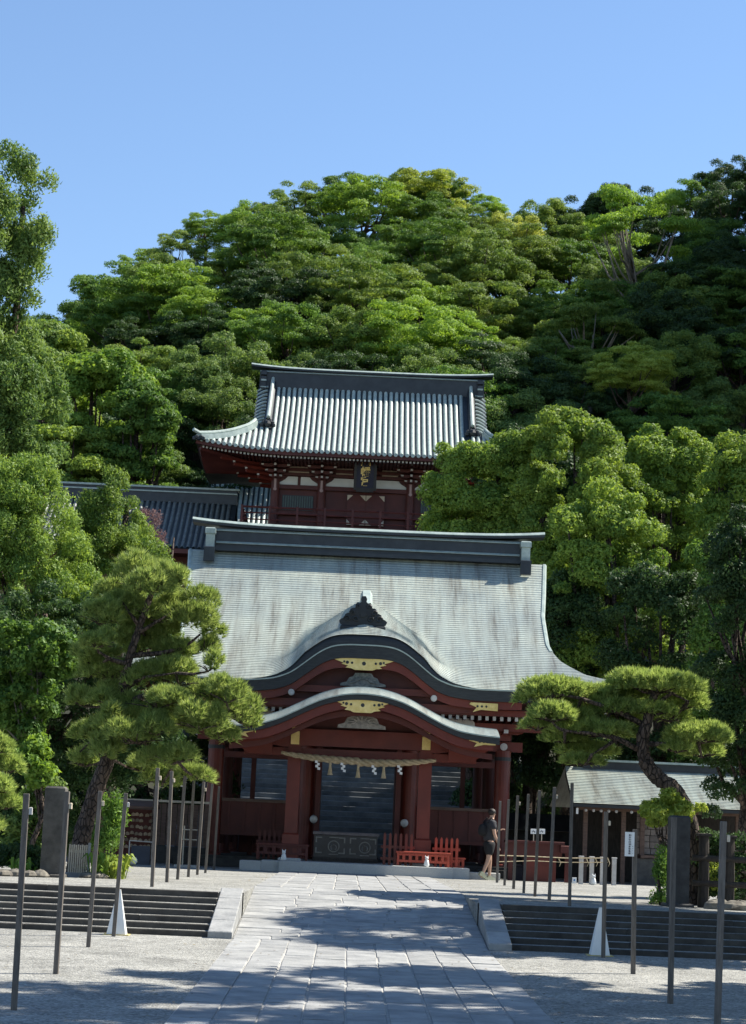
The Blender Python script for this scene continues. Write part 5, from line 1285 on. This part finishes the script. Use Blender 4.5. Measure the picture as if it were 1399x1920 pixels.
for ri, y0 in enumerate(rowsY):
    n = int(round(2 * edge(y0) / (4.0 if ri else 3.5)))
    for k in range(n):
        x = -edge(y0) + (k + .5 + R_.uniform(-.25, .25)) * 2 * edge(y0) / n + (1.4 if ri % 2 else -.6) * .5
        y = y0 + R_.uniform(-1.6, 1.6) if ri else y0
        s = R_.uniform(.70, 1.15) * (1 if ri else .85); z = terr(x, y) + R_.uniform(-.4, .6)
        if ri == 0: z = interp(x, SKY) - 7.3 * s + R_.uniform(-.5, .3)
        rr = R_.random()
        if y < 119: key = R_.choice([2, 4, 2, 7, 0])  # dark trees low down, some of the slope's shade in their leaf colour
        elif x > 14: key = R_.choice([0, 2, 3, 4, 7, 5, 4])  # more dark kinds here; the gully's shade is put into leaf colour
        else: key = R_.choice([0, 0, 1, 1, 6, 3, 2, 0, 6, 5])
        kd = kinds[key]
        place(key, '%s %s evergreen in hillside row %s below the skyline, %s from the left' % (kd[3], kd[2], ordn[ri], ordn[min(k, 17)]), (x, y, z), s, R_.uniform(0, 6.28), tiltx=R_.uniform(-.06, .06))
# the trees one can single out on the hill
def special(kind, m_, seed, px, py, Y, s, label, name='evergreen_tree', zs=None, top=7.4):
    p = at(px, py, Y); hill_proto('s%d' % seed, kind, m_, seed)
    place('s%d' % seed, label, (p.x, Y, p.z - top * (zs or s)), s, 0, name, None, zs)
special('round', leaf_gold, 201, 965, 395, 144, .72, 'small golden yellow leaved tree just below the skyline right of centre', 'golden_tree', .9)
special('layered', leaf_yellow, 202, 808, 317, 149.3, 1.05, 'yellow green domed tree at the highest point of the hill')
special('airy', leaf_bright, 203, 1200, 372, 131, 1.12, 'tall airy bright green tree with pale bare branches on the right hillside', 'airy_tree', 1.5)
special('airy', leaf_olive, 204, 1110, 560, 124, 1.0, 'thin grey branched tree in the shaded gully right of centre', 'airy_tree', 1.2)
special('layered', leaf_yellow, 205, 195, 560, 143, .85, 'yellow green layered tree at the left end of the ridge')
special('airy', leaf_olive, 206, 330, 450, 148.5, .70, 'open crowned tree standing out against the sky on the left ridge', 'airy_tree', .8)
special('round', leaf_deep, 207, 1158, 350, 149, .66, 'dark round topped tree breaking the skyline right of centre', zs=.7)
special('layered', leaf_yellow, 208, 1190, 650, 114, .8, 'layered yellow green tree on the shaded lower right hillside')
special('round', leaf_bright, 209, 470, 388, 148.8, .8, 'light green tree on the ridge left of the summit')

# ---- camphor trees right of the gate
def big_tree(name, label, px, ptop, Y, rpx, zbot, m_, n, seed, cr=.50, sz=.078, flat=.8, group=None, jit=.6, nc=None, spray=0, low=-.75, asp=.55, trunk_r=.28, bk=bark, ctone=.25, ysq=.85):
    rng = np.random.default_rng(seed); p = at(px, ptop, Y); R = rpx * Y / F; H = (p.z - zbot) / 2; zc = zbot + H
    cl = []
    nc = nc or int(2.3 * (R * H) / (cr * cr))
    for i in range(nc):
        v = unit(rng.normal(size=3)); v = np.sign(v) * np.abs(v) ** .8
        if v[2] < low: v[2] *= -1
        if v[1] > .55 and rng.random() < .6: v[1] *= -1          # more of the crown on the near side
        k = rng.uniform(.80, 1.0) if rng.random() < .8 else rng.uniform(.4, .85)
        lob = 1 + .16 * math.sin(3 * math.atan2(v[1], v[0]) + seed) + .10 * math.sin(5 * v[2] * 3 + seed)
        rr = cr * rng.uniform(.6, 1.35)
        cl.append((v[0] * (R - rr * .6) * k * lob, v[1] * (R - rr * .6) * k * lob * ysq, zc + v[2] * (H - rr * .5) * k, rr, rr, rr * flat))
    P, tn = leaf_polys(cl, int(n * 1.7), sz * .88, rng, jit, asp, (.5, 1.05), -.6, spray, ctone)
    tm = limbs(cl, max(.8, zbot * .7 + H * .4), trunk_r, rng, 14, .9, zbot + H * 1.5, .4)
    return tree(name, label, (p.x, Y, 0), quads_mesh('crown', P, m_, tn), tm, bk, group)
gc = 'bright green camphor trees right of the pavilion'
big_tree('camphor_tree', 'domed yellow green camphor tree overlapping the right end of the gate roof', 905, 788, 76, 120, 5.5, leaf_camph, 60000, 31, group=gc)
big_tree('camphor_tree', 'tallest domed camphor tree, its top rising above the others right of the gate', 1075, 753, 74, 150, 6.5, leaf_camph, 74000, 32, group=gc)
big_tree('camphor_tree', 'broad camphor tree second from the right picture edge', 1255, 785, 77, 105, 6.5, leaf_camph, 50000, 33, group=gc)
big_tree('camphor_tree', 'camphor tree cut by the right picture edge below the hill', 1395, 798, 72, 105, 5.0, leaf_camph, 30000, 34, group=gc)
big_tree('camphor_tree', 'lower front camphor tree filling the space right of the pavilion roof', 1150, 900, 70, 130, 3.0, leaf_camph, 58000, 35, group=gc)
big_tree('camphor_tree', 'small rounded camphor crown hiding the right corner of the gate roof', 955, 790, 75.5, 72, 8.5, leaf_camph, 24000, 45, group=gc)
big_tree('evergreen_tree', 'dark evergreen directly behind the right roof edge of the pavilion', 1070, 1060, 69.5, 90, .5, leaf_deep, 22000, 36)
big_tree('evergreen_tree', 'dark evergreen above the amulet stall', 1240, 1050, 66, 130, 1.0, leaf_deep, 30000, 37)
big_tree('evergreen_tree', 'dark evergreen behind the flat topped right pine, near the right edge', 1370, 960, 64, 100, .5, leaf_mid, 26000, 38)
big_tree('evergreen_tree', 'dark leafy tree in shade at the far right edge, in front of the camphors', 1408, 930, 43, 105, .6, leaf_deep, 36000, 39, cr=.34, sz=.05, trunk_r=.13)
big_tree('evergreen_tree', 'dark evergreen seen between the right outer column and the stall', 1010, 1200, 71, 90, .3, leaf_deep, 18000, 40)
big_tree('evergreen_tree', 'dark evergreen seen through the right bay of the pavilion', 905, 1330, 76, 70, .3, leaf_deep, 14000, 60)

big_tree('evergreen_tree', 'dark evergreen added out of sight behind the camphor trees to shade the stairway', 1010, 790, 81.5, 150, 7.0, leaf_deep, 26000, 46, cr=.6, sz=.10)  # unseen tree, added to shade the stairway treads
# ---- left side masses
big_tree('broadleaf_tree', 'large olive green broadleaf tree behind the cypresses, left of the corridor', 185, 650, 103, 130, 16.0, leaf_bright, 34000, 41, cr=.85, sz=.13, flat=.6)
big_tree('broadleaf_tree', 'rounded green broadleaf tree at the left, below the ridge', 85, 600, 106, 120, 17.0, leaf_olive, 30000, 42, cr=.85, sz=.13, flat=.6)
big_tree('broadleaf_tree', 'dusky green tree low behind the corridor ridge on the left', 270, 700, 101, 85, 14.0, leaf_mid, 22000, 43, cr=.7, sz=.12, flat=.5)
big_tree('broadleaf_tree', 'deep green tree hanging over the corridor roof at the far left', 120, 780, 100.5, 130, 14.5, leaf_camph, 26000, 44, cr=.7, sz=.12, flat=.5)
def tall_mass(name, label, spec, Y, m_, n, seed, cr, sz, spray=1, asp=.4, base=None, bk=bark, tr=.22, group=None):
    """a crown laid out from spans: (height px, left px, right px)"""
    rng = np.random.default_rng(seed); b = at(base, 1640, Y) if base is not None else at(spec[-1][1], 1640, Y)
    cl = []
    for (y0, l0, r0), (y1, l1, r1) in zip(spec[:-1], spec[1:]):
        h = (y1 - y0) * Y / F; wd = (r0 + r1 - l0 - l1) / 2 * Y / F
        for i in range(max(3, int(1.4 * h * wd / (cr * cr)))):
            t_ = rng.random(); l = l0 + (l1 - l0) * t_; r = r0 + (r1 - r0) * t_; a = rng.random()
            px = l + (r - l) * a; dp = math.sqrt(max(.05, 1 - (2 * a - 1) ** 2)) * (r - l) / 2 * Y / F * .8
            rr = cr * rng.uniform(.6, 1.3); q_ = at(px, y0 + (y1 - y0) * t_ + rng.uniform(-4, 4), Y)
            cl.append((q_.x - b.x, rng.uniform(-1, .6) * dp, q_.z, rr, rr, rr * (1.0 if spray else .7)))
    P, tn = leaf_polys(cl, int(n * 1.6), sz * .92, rng, .65, asp, (.3, 1.15), -.8, spray)
    zt = max(c[2] for c in cl)
    tm = limbs(cl, zt * .45, tr, rng, 4 if spray else 16, .6 if not spray else .2, zt * .93, .3)
    return tree(name, label, (b.x, Y, 0), quads_mesh('crown', P, m_, tn), tm, bk, group)
tall_mass('podocarpus_tree', 'tall spiky evergreen rising against the sky at the left edge', [(300, -120, 70), (322, -130, 92), (352, -130, 100), (400, -130, 80), (440, -130, 95), (500, -140, 72), (560, -140, 72), (600, -150, 40), (700, -160, 110), (790, -160, 130), (880, -160, 100), (960, -160, 60)], 57, leaf_blue, 85000, 51, .36, .075, base=-40)
tall_mass('cypress_tree', 'pointed yellow green cypress in front of the corridor roof', [(885, 198, 218), (930, 165, 250), (990, 130, 268), (1050, 100, 318), (1120, 80, 330), (1200, 60, 330)], 52, leaf_jun, 58000, 52, .25, .052, base=190)
tall_mass('cypress_tree', 'broad yellow green cypress at the left picture edge', [(868, -40, 70), (910, -60, 110), (980, -80, 150), (1060, -80, 170), (1150, -80, 190), (1230, -80, 200)], 50, leaf_jun, 62000, 53, .26, .052, base=30)
tall_mass('evergreen_tree', 'dark undergrowth tree filling the shade between cypresses and pine', [(1120, -60, 330), (1250, -80, 330), (1380, -80, 330), (1520, -80, 200), (1600, -80, 120)], 48.5, leaf_deep, 55000, 54, .30, .058, 0, .55, base=60)
tall_mass('maple_tree', 'light green broad leaved tree at the left edge under the cypresses', [(1168, -30, 90), (1200, -40, 145), (1260, -40, 140), (1330, -40, 100), (1400, 20, 60)], 45, leaf_mid, 13000, 55, .22, .06, 0, .75, base=40, tr=.09, bk=bark_pale)
tall_mass('maple_tree', 'low light green maple branch hanging behind the dark stone pillar', [(1395, 35, 90), (1425, 30, 105), (1470, 40, 95)], 42.5, leaf_bright, 3600, 56, .20, .055, 0, .75, base=60, tr=.06)
tall_mass('evergreen_tree', 'bluish green sapling beside the leaning pine trunk', [(1470, 60, 110), (1530, 20, 110), (1620, 10, 105)], 43, leaf_blue, 5000, 57, .22, .06, 0, .5, base=50, tr=.05)
tall_mass('bare_shrub', 'small reddish twiggy tree top before the corridor roof', [(955, 262, 285), (985, 262, 305), (1025, 275, 305)], 55, leaf_red, 1500, 58, .16, .05, 1, .2, base=283, tr=.06)
tall_mass('evergreen_tree', 'dark green tree behind the left bays of the pavilion', [(1380, 120, 400), (1480, 100, 440), (1560, 100, 300)], 64, leaf_deep, 14000, 59, .4, .09, 0, .5, base=260)

# ---- pines: pads of needles
def pine(name, label, pads, Y, trunk_pts, trunk_r, branches, n, seed, depth=1.0, nl=.16):
    rng = np.random.default_rng(seed); base = trunk_pts[0]; k = Y / F
    cl = []
    for px, py, rx, ry in pads:
        q_ = at(px, py, Y); d = rng.uniform(-depth, depth); cl.append((q_.x - base.x, d, q_.z, rx * k, rx * k * .9, ry * k * (1.3 if seed == 61 else 1.08)))
    big = cl
    if seed == 61:
        cl = []
        for c in big:
            for j in range(4):
                a_ = rng.uniform(0, 6.28); q_ = rng.uniform(.25, .62)
                cl.append((c[0] + math.cos(a_) * c[3] * q_, c[1] + math.sin(a_) * c[4] * q_, c[2] + rng.uniform(-.45, .4) * c[5], c[3] * rng.uniform(.35, .6), c[4] * rng.uniform(.35, .6), c[5] * rng.uniform(.5, .85)))
    C = np.array(cl); vol = C[:, 3] * C[:, 4]; cnt = (n * vol / vol.sum()).astype(int); idx = np.repeat(np.arange(len(C)), cnt); N = len(idx)
    u = unit(rng.normal(size=(N, 3))); u[:, 2] = np.where(u[:, 2] < -.25, -u[:, 2], u[:, 2])
    rr = rng.uniform(.45, 1, (N, 1)) ** .5
    lump = 1 + .14 * np.sin(u[:, :1] * 9 + C[idx, :1] * 5) * np.sin(u[:, 1:2] * 8 + C[idx, :1] * 3)
    P0 = C[idx, :3] + C[idx, 3:6] * u * rr * lump
    ax = unit(u * np.array([.8, .8, .5]) + np.array([0, 0, .75]) + rng.normal(size=(N, 3)) * .22)
    NN = 11
    A = np.repeat(ax, NN, 0); Q = np.repeat(P0, NN, 0); dd = unit(A + rng.normal(size=(N * NN, 3)) * .42)
    ln = nl * rng.uniform(.65, 1.15, (N * NN, 1)); side = unit(np.cross(dd, rng.normal(size=(N * NN, 3)))) * .0095
    tri = np.stack([Q - side, Q + side, Q + dd * ln], 1)
    tn = np.clip(.45 + .38 * (rng.random(N)[:, None] - .5) * 2 + rng.normal(size=(N, NN)) * .15, 0, 1).reshape(-1)
    t = thing(name, label, 'pine tree', tuple(base)); o = bpy.data.objects.new('crown', quads_mesh('crown', tri, needle_m, tn)); COL.objects.link(o); o.parent = t
    g = MB(); L_ = [p - base for p in trunk_pts]
    ts = np.linspace(0, len(L_) - 1, len(L_) * 7); sp = [[float(np.interp(q_, range(len(L_)), [v[k_] for v in L_])) for k_ in range(3)] for q_ in ts]
    sm = [Vector([sum(sp[min(max(i + d, 0), len(sp) - 1)][k_] for d in (-3, -2, -1, 0, 1, 2, 3)) / 7 for k_ in range(3)]) for i in range(len(sp))]; sm[0] = Vector(sp[0]); sm[-1] = Vector(sp[-1])
    g.tube(sm, [float(np.interp(q_, range(len(L_)), trunk_r)) * rng.uniform(.93, 1.07) for q_ in ts], 14)
    g.v = [(a + rng.uniform(-.012, .012), b + rng.uniform(-.012, .012), c + rng.uniform(-.012, .012)) for a, b, c in g.v]
    mk('trunk', g, bark, t, world=False, smooth=True)
    for br, r0 in branches:
        B = [p - base for p in br]; mk('limb', MB().tube(B, list(np.linspace(r0, r0 * .35, len(B))), 7), bark, t, world=False, smooth=True)
    g = MB()
    for c in big:                                      # twigs spreading under every pad
        hub = min((Vector(v) for v in [tuple(p - base) for br, _ in branches for p in br] + [tuple(p) for p in L_[1:]]), key=lambda v: (v - Vector(c[:3])).length)
        ct = Vector((c[0], c[1], c[2] - c[5] * .35)); g.tube([hub, hub.lerp(ct, .5) + Vector((0, 0, -.04)), ct], [.035, .028, .02], 5)
        for j in range(7):
            a = 2 * math.pi * (j + rng.random()) / 7; e = Vector((c[0] + math.cos(a) * c[3] * .8, c[1] + math.sin(a) * c[4] * .8, c[2] + rng.uniform(-.2, .1) * c[5])); g.tube([ct, ct.lerp(e, .5) + Vector((0, 0, .02)), e], [.016, .012, .006], 4)
    mk('twigs', g, bark, t, world=False, kind='stuff')
    return t
A_ = lambda px, py, Y: at(px, py, Y)
YL = 41
pads = [(285, 1085, 85, 38), (225, 1115, 60, 32), (345, 1130, 65, 36), (300, 1140, 90, 32), (190, 1150, 50, 28), (378, 1185, 42, 32), (250, 1195, 80, 26), (325, 1205, 62, 24), (190, 1200, 40, 22),
        (200, 1250, 60, 24), (335, 1262, 70, 26), (395, 1285, 58, 30), (440, 1325, 48, 30), (465, 1345, 26, 18), (300, 1310, 75, 28), (215, 1305, 55, 26), (380, 1350, 58, 28), (180, 1365, 55, 28), (265, 1375, 62, 28), (330, 1415, 58, 26), (365, 1440, 38, 18), (150, 1415, 42, 22), (260, 1425, 45, 20), (300, 1455, 40, 14), (395, 1245, 25, 20), (150, 1300, 40, 24), (250, 1265, 40, 24), (410, 1365, 45, 26), (300, 1360, 50, 30), (430, 1300, 40, 28), (170, 1225, 45, 20), (270, 1165, 60, 30), (325, 1080, 40, 24), (200, 1400, 40, 26), (230, 1345, 50, 24), (350, 1335, 60, 34)]
tb = [Vector((at(140, 1640, YL).x, YL, -.1)), A_(152, 1570, YL), A_(180, 1480, YL), A_(212, 1400, YL), A_(228, 1320, YL), A_(236, 1250, YL), A_(262, 1175, YL), A_(285, 1110, YL)]
brs = [([A_(236, 1245, YL), A_(205, 1235, YL - .3), A_(190, 1225, YL - .4)], .06), ([A_(240, 1230, YL), A_(300, 1225, YL + .2), A_(345, 1215, YL + .3), A_(375, 1190, YL)], .06), ([A_(228, 1320, YL), A_(290, 1300, YL - .3), A_(350, 1310, YL - .4), A_(430, 1330, YL - .2)], .08),
       ([A_(215, 1390, YL), A_(270, 1390, YL - .3), A_(330, 1425, YL - .5)], .07), ([A_(205, 1420, YL), A_(170, 1390, YL - .2), A_(150, 1410, YL - .2)], .05), ([A_(262, 1175, YL), A_(230, 1130, YL)], .05), ([A_(255, 1190, YL), A_(320, 1150, YL - .1)], .05), ([A_(232, 1290, YL), A_(270, 1270, YL - .2), A_(330, 1262, YL - .3)], .05)]
pine('leaning_pine', 'large leaning pine with rounded bright needle pads at the left of the pavilion', pads, YL, tb, [.20, .17, .15, .135, .12, .09, .07, .05], brs, 19000, 61, .9)
YR = 38.5
pads = [(1045, 1288, 68, 28), (1120, 1300, 62, 26), (1000, 1300, 30, 20), (1240, 1278, 82, 26), (1290, 1308, 48, 28), (1175, 1290, 50, 24), (1115, 1362, 90, 20), (1180, 1340, 36, 16), (1110, 1398, 56, 14), (1312, 1375, 62, 24), (1330, 1400, 40, 20), (1035, 1335, 45, 24), (1225, 1325, 45, 16), (1095, 1420, 40, 12), (1270, 1395, 32, 16), (1010, 1352, 30, 16), (1080, 1332, 60, 18), (1165, 1322, 50, 20), (1265, 1332, 42, 18), (1065, 1376, 42, 14), (1350, 1362, 30, 18), (1190, 1268, 45, 20)]
tb = [Vector((at(1300, 1670, YR + .4).x, YR + .4, -.1)), A_(1300, 1580, YR + .3), A_(1285, 1510, YR + .1), A_(1262, 1478, YR), A_(1228, 1455, YR), A_(1208, 1425, YR), A_(1203, 1385, YR), A_(1218, 1340, YR), A_(1228, 1300, YR)]
brs = [([A_(1205, 1410, YR), A_(1160, 1385, YR - .2), A_(1110, 1375, YR - .3), A_(1060, 1370, YR - .3)], .06), ([A_(1210, 1360, YR), A_(1150, 1330, YR + .1), A_(1090, 1310, YR), A_(1040, 1300, YR)], .06), ([A_(1208, 1395, YR), A_(1260, 1395, YR - .1), A_(1310, 1390, YR)], .055),
       ([A_(1222, 1325, YR), A_(1260, 1300, YR), A_(1290, 1315, YR)], .05), ([A_(1150, 1390, YR - .2), A_(1110, 1415, YR - .3)], .03)]
pine('sculpted_pine', 'flat topped pine with cloud shaped pads and a bent trunk, right of the pavilion', pads, YR, tb, [.19, .17, .155, .15, .14, .13, .115, .09, .06], brs, 13000, 62, .55, .13)
YP = 37
pads = [(-15, 1395, 40, 26), (10, 1430, 32, 22), (-10, 1470, 40, 24), (12, 1500, 28, 18), (-20, 1540, 32, 20)]
tb = [Vector((at(-60, 1640, YP).x, YP, -.1)), A_(-60, 1520, YP), A_(-50, 1430, YP), A_(-40, 1390, YP)]
pine('garden_pine', 'pine branch pads poking in at the lower left picture edge', pads, YP, tb, [.14, .12, .09, .05], [([A_(-55, 1480, YP), A_(-10, 1480, YP)], .04)], 2200, 63, .4, .12)

# ---- shrubs and low planting
tall_mass('yellow_bush', 'yellow green clipped bush under the bent pine trunk on the right', [(1492, 1232, 1262), (1504, 1214, 1316), (1522, 1212, 1320), (1544, 1224, 1308)], 38.0, leaf_yellow, 5200, 71, .15, .042, 0, .6, base=1262, tr=.05)
tall_mass('bush', 'green sprigs low beside the black pillar', [(1600, 1228, 1250), (1640, 1230, 1255), (1690, 1228, 1252)], 37.6, leaf_mid, 1300, 72, .12, .04, 1, .4, base=1240, tr=.03)
tall_mass('bush', 'dark shrub growing behind the log fence', [(1560, 1300, 1440), (1620, 1300, 1450), (1690, 1300, 1450)], 39, leaf_deep, 9000, 73, .22, .05, 0, .5, base=1370, tr=.05)
tall_mass('bush', 'sunlit yellow green sprigs between the log fence rails', [(1625, 1330, 1370), (1660, 1335, 1375), (1690, 1350, 1372)], 38.4, leaf_yellow, 900, 74, .10, .04, 1, .35, base=1350, tr=.02)
tall_mass('bush', 'dusky shrub behind the leaning pine trunk by the votive rack', [(1500, 170, 215), (1540, 165, 228), (1590, 170, 220)], 47, leaf_mid, 3500, 75, .2, .05, 1, .4, base=195, tr=.04)
tall_mass('bush', 'dark low shrub between the rocks and the dark stone pillar', [(1590, 0, 70), (1635, 0, 75)], 40, leaf_deep, 3000, 76, .16, .045, 0, .5, base=30, tr=.03)
rng = np.random.default_rng(77)                        # arching blades
for j, (px0, px1, lab) in enumerate(((170, 206, 'bright green hosta clump right of the palisade'), (204, 238, 'yellow edged hosta clump nearest the gravel'), (20, 60, 'small light green leafy plant behind the rocks'))):
    Y = 39.5; b = at((px0 + px1) / 2, 1640, Y); P = []; tn = []
    for i in range(70 if j < 2 else 40):
        x = at(rng.uniform(px0, px1), 1640, Y).x - b.x; y = rng.uniform(-.25, .25); a = rng.uniform(0, 6.28); ln = rng.uniform(.16, .34) * (1 if j < 2 else .7); h = rng.uniform(.18, .48)*(1 if j < 2 else .7)
        d = np.array([math.cos(a), math.sin(a), 0]); sd_ = np.array([-d[1], d[0], 0]) * .028; p0 = np.array([x, y, 0]); p1 = p0 + d * ln * .5 + [0, 0, h]; p2 = p0 + d * ln + [0, 0, h * .75]
        P += [[p0 - sd_ * .3, p0 + sd_ * .3, p1 + sd_, p1 - sd_], [p1 - sd_, p1 + sd_, p2 + sd_ * .2, p2 - sd_ * .2]]; tn += [rng.random()] * 2
    t = thing('hosta_plant', lab, 'plant', (b.x, Y, 0)); o = bpy.data.objects.new('leaves', quads_mesh('leaves', np.array(P), leaf_yellow if j == 1 else leaf_bright, np.array(tn))); COL.objects.link(o); o.parent = t

# ---- trees beyond the right edge whose shade falls across the ramp, steps and forecourt
def shade_tree(x, y, ztop, R, zbot, n, seed, label, m_=leaf_mid, nc=None, H=None):
    rng = np.random.default_rng(seed); Hh = (ztop - zbot) / 2; cl = []
    for i in range(nc or 60):
        v = unit(rng.normal(size=3)); k = rng.uniform(.3, 1) ** .5; rr = rng.uniform(.3, .65)
        cl.append((v[0] * R * k, v[1] * R * k, zbot + Hh + v[2] * Hh * k, rr * 1.5, rr * 1.5, rr * .5))
    P, tn = leaf_polys(cl, int(n * .42), .15, rng, .6, .5, (.2, 1.05), -.9)
    return tree('garden_tree', label, (x, y, -.8), quads_mesh('crown', P, m_, tn), limbs(cl, zbot * .8, .2, rng, 10, .8, zbot + Hh * 1.4, .35), bark)
shade_tree(10.6, 36.6, 13.4, 3.0, 7.0, 52000, 80, 'tall tree beyond the right edge shading the ramp', nc=95)
shade_tree(9.8, 34.0, 7.4, 2.4, 3.6, 26000, 81, 'spreading tree right of the picture shading the right steps', nc=60)
shade_tree(10.3, 26.4, 17.5, 4.4, 4.5, 70000, 83, 'large garden tree beyond the right edge near the lower path', nc=130)
shade_tree(9.0, 21.2, 16.0, 4.0, 4.2, 56000, 84, 'tall garden tree beyond the right edge over the near forecourt', nc=110)

# ---- fallen leaves on the gravel and paving
rng = np.random.default_rng(5); P = []
for i in range(900):
    y = rng.uniform(16, 31) if i % 3 else rng.uniform(38, 52); x = rng.uniform(-5.5, 7) if rng.random() < .6 else rng.choice([-1.7, 2.3]) + rng.normal() * .25
    z = (zlow(y) if y < 32 else 0) + .022; a = rng.uniform(0, 6.28); r = rng.uniform(.012, .03)
    d = np.array([math.cos(a), math.sin(a), rng.uniform(-.2, .2)]) * r; e = np.array([-math.sin(a), math.cos(a), rng.uniform(-.2, .3)]) * r * .5; c = np.array([x, y, z])
    P.append([c - d, c + e, c + d, c - e])
o = bpy.data.objects.new('fallen_leaves', quads_mesh('fallen_leaves', np.array(P), leafmat('dry_leaf', (.10, .06, .025), (.26, .20, .07), .2), rng.random(900))); COL.objects.link(o)
tag(o, 'dry brown and yellow leaves scattered over the gravel and paving', 'fallen leaves', kind='stuff')
